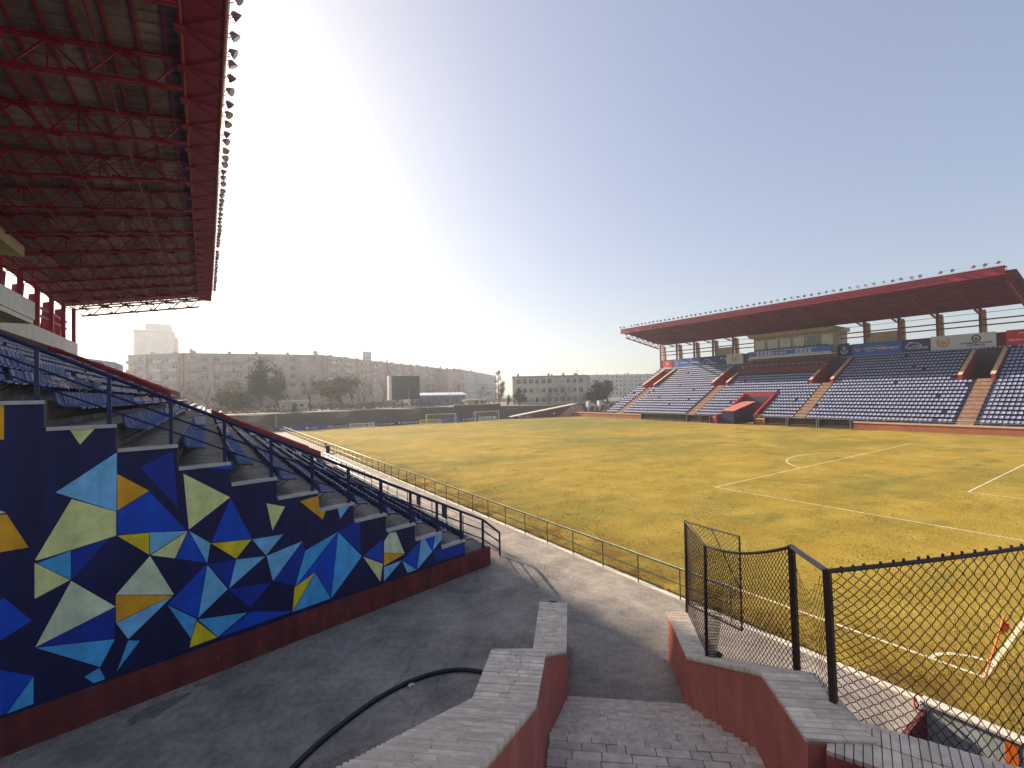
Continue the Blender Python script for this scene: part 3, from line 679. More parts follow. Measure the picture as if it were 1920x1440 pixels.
obj('grass_tufts', tf, M['tuft'], None, 'short dry grass tufts over the near part of the pitch', 'grass', kind='stuff')

# ================================================================== GRANDSTANDS
TR, RI = 1.132, .577
NT = 22
YT = [12.4+5.78*i for i in range(14)]           # truss lines
def zr(d): return 24.2-(d-8.4)*.185              # roof sheet
# ---- seat meshes (local: facing +X, origin on the tread under the seat)
def seat_mesh(name, mats, hi=True):
    mb = MB(); W = .225 if hi else .20
    pr = [(-.235, .78), (-.215, .66), (-.175, .50), (-.10, .445), (.08, .43), (.20, .425), (.235, .385)] if hi else [(-.23, .70), (-.16, .46), (.20, .425), (.23, .39)]
    ws = [(-W, .045), (-W*.72, .0), (W*.72, 0.0), (W, .045)] if hi else [(-W, .03), (0, 0), (W, .03)]
    n, m = len(pr), len(ws)
    def norm(i):
        a = Vector(pr[max(0, i-1)]); b = Vector(pr[min(n-1, i+1)]); t = (b-a).normalized(); return Vector((-t.y, t.x))
    top, bot = [], []
    for i, p in enumerate(pr):
        nn = norm(i)
        if nn.y < 0 or (abs(nn.y) < .2 and nn.x < 0): nn = -nn
        for y, lift in ws:
            top.append((p[0]+nn.x*lift, y, p[1]+nn.y*lift)); bot.append((p[0]+nn.x*(lift-.022), y, p[1]+nn.y*(lift-.022)))
    F = []
    for i in range(n-1):
        for j in range(m-1):
            a = i*m+j; F.append((a, a+m, a+m+1, a+1)); b = n*m; F.append((b+a, b+a+1, b+a+m+1, b+a+m))
    for i in range(n-1):
        a = i*m; b = n*m; F.append((a, b+a, b+a+m, a+m)); a = i*m+m-1; F.append((a, a+m, b+a+m, b+a))
    for j in range(m-1):
        a = j; b = n*m; F.append((a, a+1, b+a+1, b+a)); a = (n-1)*m+j; F.append((a, b+a, b+a+1, a+1))
    mb.add(top+bot, F)
    mb.cur = 1
    if hi:
        mb.tube((.10, 0, .42), (-.30, 0, .16), .016, 4); mb.tube((-.16, 0, .46), (-.30, 0, .40), .014, 4)
    else: mb.tube((.10, 0, .42), (-.30, 0, .16), .02, 4)
    return mb.mesh(name, mats)
SEAT = seat_mesh('seat', [M['seat'], M['bracket']])
SEATL = seat_mesh('seat', [M['seat'], M['bracket']], False)
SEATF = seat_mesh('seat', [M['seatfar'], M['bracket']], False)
def mesh_data(me): return [tuple(v.co) for v in me.vertices], [tuple(p.vertices) for p in me.polygons], [p.material_index for p in me.polygons]

def floodlight(name='floodlight'):
    root = empty(name)
    sh = MB()
    rings = [(-.20, .05), (-.18, .11), (-.06, .17), (.12, .25), (.14, .25)]
    b = len(sh.v); n = 10
    for x, r in rings:
        for i in range(n):
            t = 2*math.pi*i/n; sh.v.append((x, r*math.cos(t), r*math.sin(t)))
    for k in range(len(rings)-1):
        for i in range(n):
            j = (i+1) % n; sh.f.append((k*n+i, k*n+j, (k+1)*n+j, (k+1)*n+i)); sh.mi.append(0)
    sh.f.append(tuple(range(n))); sh.mi.append(0)
    obj('shell', sh, M['lampshell'], root, smooth=True)
    obj('lens', MB().tube((.125, 0, 0), (.15, 0, 0), .235, 10), M['lampglass'], root)
    br = MB(); br.tube((-.02, -.20, .0), (-.20, -.12, -.42), .018, 4); br.tube((-.02, .20, 0), (-.20, .12, -.42), .018, 4); br.tube((-.20, -.14, -.42), (-.20, .14, -.42), .02, 4); br.tube((-.20, 0, -.42), (-.34, 0, -.62), .02, 4)
    obj('bracket', br, M['steelred'], root)
    return root
LAMP = floodlight()

def grandstand(name, x0, s, z0, near, far, voms, aisles, tunnel, label, left):
    """x0 front edge, s = +1 / -1 direction of the seat rows going back; near(x) gives the y of the near end"""
    root = empty(name, (x0, 50, 0), label, 'grandstand'); root.location = (0, 0, 0)
    def X(d): return x0+s*d
    zt = lambda k: z0+RI*k
    # ---- terrace steps
    def ivals(k):
        iv = [(None, far)]
        cuts = []
        if 12 <= k <= 18: cuts += [(v-1.9, v+1.9) for v in voms]
        if tunnel and k <= 6: cuts.append((tunnel[0], tunnel[1]))
        out = []; cur = None
        for a, b in sorted(cuts): out.append((cur, a)); cur = b
        out.append((cur, far)); return out
    for k in range(NT):
        mb = MB()
        xf, xb = X(k*TR), X((k+1)*TR+.02); zb = max(-.3, zt(k)-1.3)
        for a, b in ivals(k):
            a0 = near(xf) if a is None else a; a1 = near(xb) if a is None else a
            mb.hexa([(xf, a0, zb), (xb, a1, zb), (xb, b, zb), (xf, b, zb)], [(xf, a0, zt(k)), (xb, a1, zt(k)), (xb, b, zt(k)), (xf, b, zt(k))])
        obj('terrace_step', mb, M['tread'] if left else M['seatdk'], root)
    # ---- far-end wall under the terraces
    mb = MB(); pr = [(X(0), -.3)]
    for k in range(NT): pr += [(X(k*TR), zt(k)-.012), (X((k+1)*TR), zt(k)-.012)]
    pr += [(X(NT*TR), -.3)]
    fe = MB(); fe.extr([(x, far-.25, z) for x, z in pr], (0, .255, 0)); obj('end_wall', fe, M['plinth'] if left else M['railnavy'], root)
    # ---- vomitories
    for v in voms:
        for sd in (-1, 1):
            yb = v+sd*1.9
            mb = MB(); y0, y1 = (yb-.25, yb+.25)
            dA, dB = 11.4*TR, 19.6*TR
            zA, zB = zt(11)+.95, zt(19)+.75
            poly_ = [(X(dA), y0, zt(11)-.5), (X(dA), y0, zA), (X(dB), y0, zB), (X(dB), y0, zt(11)-.5)]
            mb.extr(poly_, (0, y1-y0, 0)); obj('entrance_wall', mb, M['tunnelred'], root)
            cp = MB(); cp.extr([(X(dA-.06), y0-.03, zA+.004), (X(dA-.06), y0-.03, zA+.09), (X(dB), y0-.03, zB+.09), (X(dB), y0-.03, zB+.004)], (0, y1-y0+.06, 0)); obj('entrance_coping', cp, M['ochre'] if not left else M['redwall'], root)
        fl_ = MB(); xs = sorted((X(11.9*TR), X(19.3*TR))); fl_.box(xs[0], xs[1], v-1.66, v+1.66, zt(11)-.3, zt(11)-.02); obj('entrance_floor', fl_, M['tread'], root)
        bw = MB(); xs = sorted((X(19.2*TR), X(19.3*TR))); bw.box(xs[0], xs[1], v-1.66, v+1.66, zt(11)-.02, zt(19)+.7); obj('entrance_back', bw, M['plinth'], root)
        dr = MB(); xs = sorted((X(19.15*TR), X(19.24*TR))); dr.box(xs[0], xs[1], v-1.2, v+1.2, zt(11)-.018, zt(11)+2.5); obj('doorway', dr, M['dark'], root)  # solid near-black slab; the shade inside the opening is put into its colour
    # ---- aisle stairs below the vomitories
    for v in aisles:
        for k in range(12):
            mb = MB(); xs = sorted((X(k*TR-.01), X((k+1)*TR))); mb.box(xs[0], xs[1], v-.95, v+.95, zt(k)-.2, zt(k)+.012)
            xs = sorted((X((k+.5)*TR), X((k+1)*TR-.004))); mb.box(xs[0], xs[1], v-.95, v+.95, zt(k)+.013, zt(k)+RI*.5)
            obj('aisle_step', mb, M['terracotta'], root)
    # ---- rear wall and banner board
    mb = MB(); xs = sorted((X(NT*TR+.06), X(NT*TR+.3))); mb.box(xs[0], xs[1], near(X(NT*TR))+.02 if left else 6, far, zt(NT)-1.6, zt(NT)+2.0)
    obj('rear_wall', mb, M['white'] if left else M['plinth'], root)
    # ---- roof
    dF, dS, dB = (8.85 if left else 8.4), 10.4, 26.6
    yN, yF = YT[0]-.15, YT[-1]+.15
    rows = 8
    for i in range(13):
        for j in range(rows):
            da = dS-.6+(dB-dS+.6)*j/rows; db = dS-.6+(dB-dS+.6)*(j+1)/rows
            ya, yb = YT[i]-(1.1 if i == 0 else 0), YT[i+1]+(.15 if i == 12 else 0)
            mb = MB(); e = .012*((i+j) % 2)
            mb.hexa([(X(da), ya, zr(da)+e), (X(db)+s*.03, ya, zr(db)+e), (X(db)+s*.03, yb+.03, zr(db)+e), (X(da), yb+.03, zr(da)+e)],
                    [(X(da), ya, zr(da)+.05+e), (X(db)+s*.03, ya, zr(db)+.05+e), (X(db)+s*.03, yb+.03, zr(db)+.05+e), (X(da), yb+.03, zr(da)+.05+e)])
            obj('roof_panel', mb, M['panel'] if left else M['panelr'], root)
    for j in range(rows*2+1):
        d = dS-.4+(dB-dS+.2)*j/(rows*2)
        mb = MB(); xs = sorted((X(d-.05), X(d+.05))); mb.box(xs[0], xs[1], yN, yF, zr(d)-.16, zr(d)-.005); obj('purlin', mb, M['maroon'], root)
    # corrugation ribs under the sheet (kept as one part: too fine to pick apart)
    rb = MB()
    y = yN+.4
    while y < yF:
        rb.tube((X(dS), y, zr(dS)-.01), (X(dB), y, zr(dB)-.01), .035, 3); y += .72
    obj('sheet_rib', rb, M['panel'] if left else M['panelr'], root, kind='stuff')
    # trusses
    for y in YT:
        mb = MB()
        N = 6; dd = (24.6-dS)/N
        up_ = [Vector((X(dS+dd*i), y, zr(dS+dd*i)-.22)) for i in range(N+1)]
        lo_ = [Vector((X(dS+dd*i), y, zr(dS+dd*i)-1.62)) for i in range(N+1)]
        fat = 1.6 if y in (YT[0], YT[-1]) else 1.0
        for o_ in (-.09, .09):
            off = Vector((0, o_, 0))
            mb.tube(up_[0]+off, up_[-1]+off, .075*fat, 4); mb.tube(lo_[0]+off, lo_[-1]+off, .085*fat, 4)
        for i in range(N+1):
            if i % 2 == 0: mb.tube(up_[i], lo_[i], .045, 4)
        for i in range(N):
            m_ = (lo_[i]+lo_[i+1])/2
            mb.tube(up_[i], m_, .055*fat, 4); mb.tube(m_, up_[i+1], .055*fat, 4)
            mb.box(*sorted((m_.x-.55, m_.x+.55)), y-.07, y+.07, m_.z-.11, m_.z+.16)
            mb.box(*sorted((up_[i].x-.5, up_[i].x+.5)), y-.07, y+.07, up_[i].z-.16, up_[i].z+.1)
        # tail bracing to the column head
        mb.tube(lo_[-1], Vector((X(26.8), y, zr(26.8)-.25)), .06, 4); mb.tube(up_[-1], Vector((X(26.8), y, zr(26.8)-.25)), .06, 4)
        obj('truss', mb, M['steelred'], root)
    # longitudinal runners and cross bracing in the soffit
    for d in (13.2, 16.0, 18.8, 21.6, 24.4):
        obj('runner', MB().tube((X(d), yN, zr(d)-1.60), (X(d), yF, zr(d)-1.60), .055, 4), M['steelred'], root)
    for i in range(0, 13, 3):
        for (d0, d1) in ((10.6, 16.0), (16.0, 21.6)):
            for a_, b_ in ((d0, d1), (d1, d0)):
                obj('cross_brace', MB().tube((X(a_), YT[i], zr(a_)-1.4), (X(b_), YT[i+1], zr(b_)-1.4), .03, 3), M['steelred'], root)
    # front girder: fascia sheet, soffit strip, lattice
    mb = MB(); xs = sorted((X(dF), X(dF+.06))); mb.box(xs[0], xs[1], yN, yF, 23.34, 24.5); obj('fascia', mb, M['maroon'] if left else M['fasciared'], root)
    mb = MB(); xs = sorted((X(dF+.062), X(dS))); mb.box(xs[0], xs[1], yN, yF, 23.30, 23.34); obj('soffit_strip', mb, M['maroon'], root)
    mb = MB(); xs = sorted((X(dF-.05), X(dS))); mb.box(xs[0], xs[1], yN, yF, 24.5, 24.54); obj('girder_top', mb, M['maroon'], root)
    gt = MB()
    gt.tube((X(dF-.06), yN, 23.3), (X(dF-.06), yF, 23.3), .09, 6); gt.tube((X(dS), yN, 23.22), (X(dS), yF, 23.22), .10, 6); gt.tube((X(dF-.04), yN, 24.5), (X(dF-.04), yF, 24.5), .05, 4)
    obj('girder_chord', gt, M['steelred'], root)
    gl = MB()
    for i in range(26):
        y0_, y1_ = yN+(yF-yN)*i/26, yN+(yF-yN)*(i+1)/26; ym = (y0_+y1_)/2
        gl.tube((X(dS), y0_, 23.24), (X(dF), ym, 23.24), .032, 4); gl.tube((X(dF), ym, 23.24), (X(dS), y1_, 23.24), .032, 4); gl.tube((X(dS), y0_, 23.24), (X(dF), y0_, 23.24), .03, 4)
        gl.box(*sorted((X(dS)-.22, X(dS)+.22)), y0_-.3, y0_+.3, 23.10, 23.14)
    obj('girder_lattice', gl, M['steelred'], root)
    # stub struts from the girder to the sheet edge
    ss = MB()
    for y in YT: ss.tube((X(dS), y, 23.2), (X(dS), y, 24.3), .06, 4)
    obj('girder_post', ss, M['steelred'], root)
    # lamp rail
    lr = MB(); lr.tube((X(dF-.25), yN, 24.62), (X(dF-.25), yF, 24.62), .025, 4); lr.tube((X(dF-.25), yN, 25.15), (X(dF-.25), yF, 25.15), .018, 4)
    obj('lamp_rail', lr, M['pole'], root)
    # columns
    for y in YT:
        d = 25.5
        mb = MB(); xs = sorted((X(d-.2), X(d+.2))); mb.box(xs[0], xs[1], y-.2, y+.2, zt(NT)-2.0, zr(d)-.35); obj('column', mb, M['steelred'], root)
        mb = MB(); mb.hexa([(X(27.9), y-.45, -.2), (X(29.0), y-.45, -.2), (X(29.0), y+.35, -.2), (X(27.9), y+.35, -.2)], [(X(26.6), y-.45, zr(26)-.5), (X(27.4), y-.45, zr(27)-.5), (X(27.4), y+.35, zr(27)-.5), (X(26.6), y+.35, zr(26)-.5)])
        obj('raker_pillar', mb, M['steelred'] if left else M['beige'], root)
    for zz in (17.6, 18.6):
        mb = MB(); mb.tube((X(26.3), yN, zz), (X(26.3), yF, zz), .16, 4); obj('rear_rail', mb, M['steelred'], root)
    # ---- seats
    rowseats = []
    for k in range(NT):
        d = (k+1)*TR-.34
        if k == NT-1: continue
        y = near(X(d))+.35
        run = random.randint(14, 40)
        while y < far-.4:
            ok = True
            if 11 <= k <= 19 and any(abs(y-v) < 2.45 for v in voms): ok = False
            if k < 12 and any(abs(y-v) < 1.2 for v in aisles): ok = False
            if tunnel and k <= 7 and tunnel[0]-.5 < y < tunnel[1]+.5: ok = False
            if left and k > 17 and 38 < y < 64: ok = False
            if (not left) and k > 15 and 39.3 < y < 59: ok = False
            if left:
                run -= 1
                if run < 0:
                    y += random.choice((.35, .6, 1.4)) if y < 60 else .2; run = random.randint(10, 34); continue
                if random.random() < .012: ok = False
            elif random.random() < .012: ok = False
            if ok: rowseats.append((X(d), y, zt(k)))
            y += .50 if left else .56
    cx, cy, cz = CAM
    rowseats.sort(key=lambda p: (p[0]-cx)**2+(p[1]-cy)**2+(p[2]-cz)**2)
    # skip seats outside the picture when choosing the individuals
    def inview(p):
        v = Vector(p)-Vector(CAM); dpt = v.dot(fw)
        if dpt < .3: return False
        return abs(v.dot(rt)/dpt) < 1.13 and abs(v.dot(up)/dpt) < .85
    vis = [p for p in rowseats if inview(p)]
    own = set(vis[:290])
    rotz = math.pi if not left else 0.0
    ca, sa = math.cos(rotz), math.sin(rotz)
    for p in vis[:290]:
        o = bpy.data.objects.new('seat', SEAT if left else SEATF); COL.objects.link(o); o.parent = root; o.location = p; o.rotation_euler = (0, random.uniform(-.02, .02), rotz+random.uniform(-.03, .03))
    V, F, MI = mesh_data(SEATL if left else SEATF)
    mb = MB()
    for p in rowseats:
        if p in own: continue
        tw = random.uniform(-.03, .03); c_, s_ = math.cos(rotz+tw), math.sin(rotz+tw)
        mb.add([(p[0]+x*c_-y*s_, p[1]+x*s_+y*c_, p[2]+z) for x, y, z in V], F, MI)
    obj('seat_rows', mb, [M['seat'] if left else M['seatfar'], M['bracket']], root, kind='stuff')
    # ---- lamps on the roof edge
    n = 60
    for i in range(n):
        y = yN+.6+(yF-yN-1.2)*i/(n-1)+random.uniform(-.12, .12)
        if random.random() < .03: continue
        c = copy_tree(LAMP, (X(dF-.55), y, 25.05+random.uniform(-.05, .05)), label='round floodlight on the front edge of the %s roof' % ('left stand' if left else 'right stand'), cat='floodlight', group='floodlights along the %s roof edge' % ('left stand' if left else 'right stand'))
        c.rotation_euler = (0, R(random.choice((28, 36, 45, 58))), (0 if left else math.pi)+R(random.choice((-40, -22, -8, 6, 20, 38))))
    return root, X, zt

yE = lambda x: 13.52+.2250*(x+6.02)
LS, LX, lzt = grandstand('grandstand', -6.04, -1, .77, yE, 87.0, [60.5, 82.5], [82.0, 38.0], (50.5, 57.5), 'roofed grandstand of blue seats with a painted triangle mural on its end wall', True)
RS, RX, rzt = grandstand('grandstand', 74.2, 1, 1.30, lambda x: 4.0, 87.0, [82.0, 60.8, 38.9, 16.6], [81.2, 60.3, 37.8, 15.6], (45.4, 52.2), 'roofed grandstand of pale blue seats across the pitch with sponsor banners', False)
bpy.data.objects.remove(LAMP.children[0]) if False else None
for ch in list(LAMP.children): bpy.data.objects.remove(ch)
bpy.data.objects.remove(LAMP)

# ---------------------------------------------------------------- left stand: end wall with mural
EWN = Vector((.2195, -.9756, 0))                   # outward normal of the end wall
def EW(x, z, off=0.0): return Vector((x, yE(x), z)) + EWN*off
mb = MB()
pr = []
for k in range(1, 16): pr += [(-6.04-TR*k, lzt(k)-.075), (-6.04-TR*(k+1), lzt(k)-.075)]
for k in range(1, 16):
    xa, xb = -6.04-TR*k, -6.04-TR*(k+1)
    mb.hexa([EW(xa, .60), EW(xb, .60), EW(xb, .60, .12), EW(xa, .60, .12)], [EW(xa, lzt(k)-.07), EW(xb, lzt(k)-.07), EW(xb, lzt(k)-.07, .12), EW(xa, lzt(k)-.07, .12)])
obj('end_wall', mb, M['navy'], LS)
for k in range(1, 16):
    xa, xb = -6.04-TR*k+.015, -6.04-TR*(k+1)+.03
    mb = MB(); mb.hexa([EW(xa, lzt(k)-.068, -.05), EW(xb, lzt(k)-.068, -.05), EW(xb, lzt(k)-.068, .16), EW(xa, lzt(k)-.068, .16)], [EW(xa, lzt(k)+.012, -.05), EW(xb, lzt(k)+.012, -.05), EW(xb, lzt(k)+.012, .16), EW(xa, lzt(k)+.012, .16)])
    obj('step_edge', mb, M['coping'], LS)
MURAL += [('cream', [(-20.3, 3.9), (-21.9, 5.0), (-22.4, 3.2)]), ('sky', [(-20.3, 3.85), (-22.4, 3.15), (-21.2, 2.2)]), ('royal', [(-20.0, 6.2), (-21.6, 5.5), (-20.5, 4.4)]), ('mint', [(-22.6, 3.1), (-23.9, 4.6), (-23.8, 2.1)]),
          ('amber', [(-21.3, 2.1), (-22.5, 3.0), (-22.9, 1.3)]), ('sky2', [(-19.9, 2.6), (-21.1, 2.15), (-20.4, 1.0)]), ('deep', [(-22.1, 6.6), (-23.4, 5.8), (-22.4, 5.2)]), ('yellow', [(-22.0, 7.4), (-23.0, 7.7), (-22.8, 6.9)])]
for i, (c, pts) in enumerate(MURAL):
    mb = MB(); off = .1215+.0012*(i % 5)
    mb.face([EW(x, z, off) for x, z in pts])
    obj('painted_triangle', mb, M[c], LS)
mb = MB()
mb.hexa([EW(-5.92, -.3, -.2), EW(-25, -.3, -.2), EW(-25, -.3, .22), EW(-5.92, -.3, .22)], [EW(-5.92, .76, -.2), EW(-25, .76, -.2), EW(-25, .76, .22), EW(-5.92, .76, .22)])
obj('plinth', mb, M['plinth'], LS)
mb = MB(); mb.box(-6.03, -5.90, 13.9, 50, -.3, .74); mb.box(-6.03, -5.90, 58, 87, -.3, .74); obj('front_plinth', mb, M['plinth'], LS)
# ground contact splash of worn concrete at the plinth foot
# ---- end-wall railing
er = empty('railing', (0, 0, 0), 'navy steel railing stepping down the end of the mural stand', 'railing')
tops = []
for k in range(0, 15):
    x = -6.04-TR*k-.10; zb = lzt(k) if k > 0 else .76
    b = EW(x, zb-.05 if k > 0 else 0.7, .02); t = EW(x, lzt(k)+1.12, .02)
    obj('post', MB().tube(b, t, .055, 4), M['railnavy'], er); tops.append((x, lzt(k)))
foot = Vector((-5.0, 14.0, 0)); ftop = Vector((-5.0, 14.0, 1.02))
obj('post', MB().tube(foot, ftop, .045, 6), M['railnavy'], er)
for hgt, r in ((1.12, .048), (.70, .026), (.34, .022)):
    pts = [ftop-Vector((0, 0, (1.12-hgt)))] + [EW(x, z+hgt, .02) for x, z in tops]
    obj('rail', MB().path(pts, r, 6), M['railnavy'], er)
# ---- railing along the foot of the left stand
fr = empty('railing', (0, 0, 0), 'dark front railing between the seats and the walkway', 'railing')
pm = MB().tube((0, 0, 0), (0, 0, 1.0), .026, 6).mesh('post', M['railnavy'])
y = 15.6
while y < 50:
    o = bpy.data.objects.new('post', pm); COL.objects.link(o); o.parent = fr; o.location = (-4.95, y, .02); y += 1.9
for z in (1.0, .66, .32): obj('rail', MB().tube((-4.95, 14.1, z), (-4.95, 49.9, z), .022, 6), M['railnavy'], fr)
for yy in (19.6, 23.2): obj('notice_plate', bx(-5.0, -4.96, yy-.28, yy+.28, .45, 1.12), M['railnavy'], fr)
# ---- pitch-side handrail
hr = empty('handrail', (0, 0, 0), 'long greenish tube handrail along the near touchline', 'railing')
pm = MB().tube((0, 0, 0), (0, 0, 1.03), .024, 6).mesh('post', M['raildark'])
y = 4.94
while y < 102:
    o = bpy.data.objects.new('post', pm); COL.objects.link(o); o.parent = hr; o.location = (-2.46, y, .06); y += 1.79
for z in (1.09, .58): obj('rail', MB().tube((-2.46, 4.9, z), (-2.46, 101.4, z), .03 if z > 1 else .021, 8), M['railgreen'], hr, smooth=True)
obj('sign_plate', bx(-2.52, -2.48, 60.6, 61.6, .35, 1.0), M['ink'], hr)
obj('litter_bin', MB().tube((-2.9, 57.8, .02), (-2.9, 57.8, .95), .22, 10, .26), M['ink'], None, 'dark litter bin standing by the touchline handrail', 'bin')
# ---- tunnel in the left stand
def tunnel(parent, X, zt, y0, y1):
    xs = lambda a, b: sorted((X(a), X(b)))
    for yy in (y0, y1-.35):
        mb = MB(); mb.extr([(X(-.1), yy, 0.0), (X(-.1), yy, zt(0)+.55), (X(7.6*TR), yy, zt(7)+.9), (X(7.6*TR), yy, 0.0)], (0, .35, 0)); obj('tunnel_wall', mb, M['tunnelred'], parent)
    mb = MB(); a, b = xs(7.2*TR, 7.5*TR); mb.box(a, b, y0+.36, y1-.36, 0, zt(7)+.88); obj('tunnel_back', mb, M['tunnelred'], parent)
    mb = MB(); a, b = xs(-2.0, 1.2); mb.box(a, b, y1-3.6, y1-1.0, 0, 2.55); obj('tunnel_box', mb, M['railnavy'], parent)
    mb = MB(); mb.extr([(X(-2.1), y1-3.7, 2.56), (X(-2.1), y1-3.7, 2.66), (X(6.2), y1-3.7, 4.35), (X(6.2), y1-3.7, 4.25)], (0, 2.8, 0)); obj('tunnel_canopy', mb, M['redwall'], parent)
    mb = MB(); mb.extr([(X(1.21), y1-3.55, 0), (X(1.21), y1-3.55, 3.1), (X(6.0), y1-3.55, 4.1), (X(6.0), y1-3.55, 0)], (0, 2.5, 0)); obj('tunnel_side', mb, M['railnavy'], parent)
tunnel(RS, RX, rzt, 45.4, 52.2)
mb = MB(); mb.box(71.6, 73.6, 52.0, 52.35, 0, 1.9); mb.box(72.0, 73.9, 52.36, 54.4, 0, .5); obj('tunnel_cheek', mb, M['tunnelred'], RS)
for yy in (50.3, 57.3):
    mb = MB(); mb.extr([(-5.2, yy, 0.0), (-5.2, yy, 1.1), (LX(8*TR), yy, lzt(8)+.55), (LX(8*TR), yy, 0)], (0, .4, 0)); obj('tunnel_wall', mb, M['tunnelred'], LS)
obj('tunnel_back', bx(LX(7.4*TR), LX(7.2*TR), 50.7, 57.3, 0, lzt(7)+.9), M['tunnelred'], LS)
# low red parapet under the white rear wall
mb = MB(); mb.box(LX(20.5*TR), LX(20.35*TR), 30, 80, lzt(20)-.2, lzt(20)+.62); obj('parapet', mb, M['plinth'], LS)
# ---- boxes (press / honour) on both stands
def press_box(parent, X, zt, y0, y1, left):
    xs = lambda a, b: sorted((X(a), X(b)))
    zf = zt(NT)-.4
    a, b = xs(24.0, 30); obj('box_body', bx(a, b, y0, y1, zf, 20.6) if False else MB().box(a, b, y0, y1, zf, 19.3), M['beige'], parent)
    a, b = xs(22.2, 30.2); obj('box_eave', bx(a, b, y0-.5, y1+.5, 19.31, 20.2), M['beige'], parent)
    a, b = xs(21.6, 24.1); obj('balcony_slab', bx(a, b, y0-.2, y1+.2, zt(NT)+.2, zt(NT)+.55), M['white'], parent)
    a, b = xs(21.5, 21.7); obj('balcony_front', bx(a, b, y0-.2, y1+.2, zt(NT)+.56, zt(NT)+2.0), M['white'] if left else M['adblue'], parent)
    n = 6
    for i in range(n):
        ya = y0+(y1-y0)*(i+.12)/n; yb = y0+(y1-y0)*(i+.88)/n
        a, b = xs(23.93, 23.99); w_ = obj('window', bx(a, b, ya-.1, yb+.1, zf+2.7, zf+5.2), M['beige'], parent)
        a, b = xs(23.86, 23.925); obj('pane', bx(a, b, ya, yb, zf+2.8, zf+5.1), M['glassl'] if i not in (1,) else M['glass'], w_)
    if not left:
        for k_, (dd, zz) in enumerate(((17.2, zt(17)), (20.0, zt(20)))):
            a, b = xs(dd, dd+.25); obj('box_parapet', bx(a, b, y0-.4, y1+.6, zz-.6, zz+.75), M['plinth'], parent)
        for i in range(22):
            y = y0+.6+(y1-y0-1.2)*i/21
            if 8 < i < 12: continue
            a, b = xs(21.0, 21.4); mb = MB(); mb.box(a, b, y-.22, y+.22, zt(20)+.35, zt(20)+.45); a, b = xs(21.32, 21.42); mb.box(a, b, y-.22, y+.22, zt(20)+.46, zt(20)+1.0); obj('red_seat', mb, M['tunnelred'], parent)
        for i in range(18):
            y = y0+1.2+(y1-y0-2.4)*i/17
            a, b = xs(22.3, 22.45); obj('black_seat', bx(a, b, y-.3, y+.3, zt(NT)+1.5, zt(NT)+2.45), M['ink'], parent)
        for dd, zz in ((17.3, zt(17)+.75), (20.1, zt(20)+.75)):
            mb = MB(); y = y0
            while y <= y1: mb.tube((X(dd), y, zz), (X(dd), y, zz+.5), .05, 4); y += 1.15
            mb.tube((X(dd), y0, zz+.5), (X(dd), y1, zz+.5), .03, 4); obj('box_rail', mb, M['coping'], parent)
press_box(RS, RX, rzt, 40.3, 58.0, False)
press_box(LS, LX, lzt, 34.0, 51.0, True)
for ya, yb in ((29.9, 34.6), (64.9, 69.2)):
    obj('rear_panel', bx(RX(25.9), RX(26.0), ya, yb, 15.2, 18.2), M['beige'], RS)
# front wall of the right stand with coping and rail
mb = MB(); mb.box(73.95, 74.25, 4, 45.2, -.1, 1.02); mb.box(73.95, 74.25, 52.4, 100, -.1, 1.02); obj('front_wall', mb, M['brickred'], RS)
mb = MB(); mb.box(73.85, 74.4, 4, 45.2, 1.025, 1.26); mb.box(73.85, 74.4, 52.4, 100, 1.025, 1.26); obj('front_coping', mb, M['ochre'], RS)
rr_ = MB(); y = 5
while y < 87:
    if not 45 < y < 52.5: rr_.tube((74.1, y, 1.2), (74.1, y, 1.95), .025, 4)
    y += 2.2
for z in (1.95, 1.6): rr_.tube((74.1, 4, z), (74.1, 45.2, z), .022, 4); rr_.tube((74.1, 52.5, z), (74.1, 87, z), .022, 4)
obj('front_rail', rr_, M['coping'], RS)
er_ = MB()
for k in range(0, 22, 2): er_.tube((RX(k*TR), 86.9, rzt(k)), (RX(k*TR), 86.9, rzt(k)+1.0), .03, 4)
er_.tube((RX(0), 86.9, rzt(0)+1.0), (RX(20*TR), 86.9, rzt(20)+1.0), .03, 4); obj('end_rail', er_, M['coping'], RS)
# end railing at far end of the left stand
er_ = MB()
for k in range(0, 22, 3): er_.tube((LX(k*TR), 86.9, lzt(k)), (LX(k*TR), 86.9, lzt(k)+1.0), .03, 4)
er_.tube((LX(0), 86.9, lzt(0)+1.0), (LX(21*TR), 86.9, lzt(21)+1.0), .03, 4); obj('end_rail', er_, M['coping'], LS)
# torn bag caught under a seat
bg_ = MB(); random.seed(3)
c = EW(-18.0, lzt(11)+.42, -.5)
for i in range(46):
    a = random.uniform(0, 6.28); e = random.uniform(-1, 1); rr = random.uniform(.10, .2)
    p = Vector((c.x+math.cos(a)*rr*2.4, c.y+.1+math.sin(a)*rr, c.z+e*rr*.7)); t1 = Vector((random.uniform(-.16, .16), random.uniform(-.1, .1), random.uniform(-.1, .1))); t2 = Vector((random.uniform(-.1, .1), random.uniform(-.1, .1), random.uniform(-.12, .12)))
    bg_.face([p, p+t1, p+t1*.6+t2, p+t2])
obj('torn_bag', bg_, M['bag'], None, 'torn whitish plastic bag caught under the seats above the mural', 'bag')

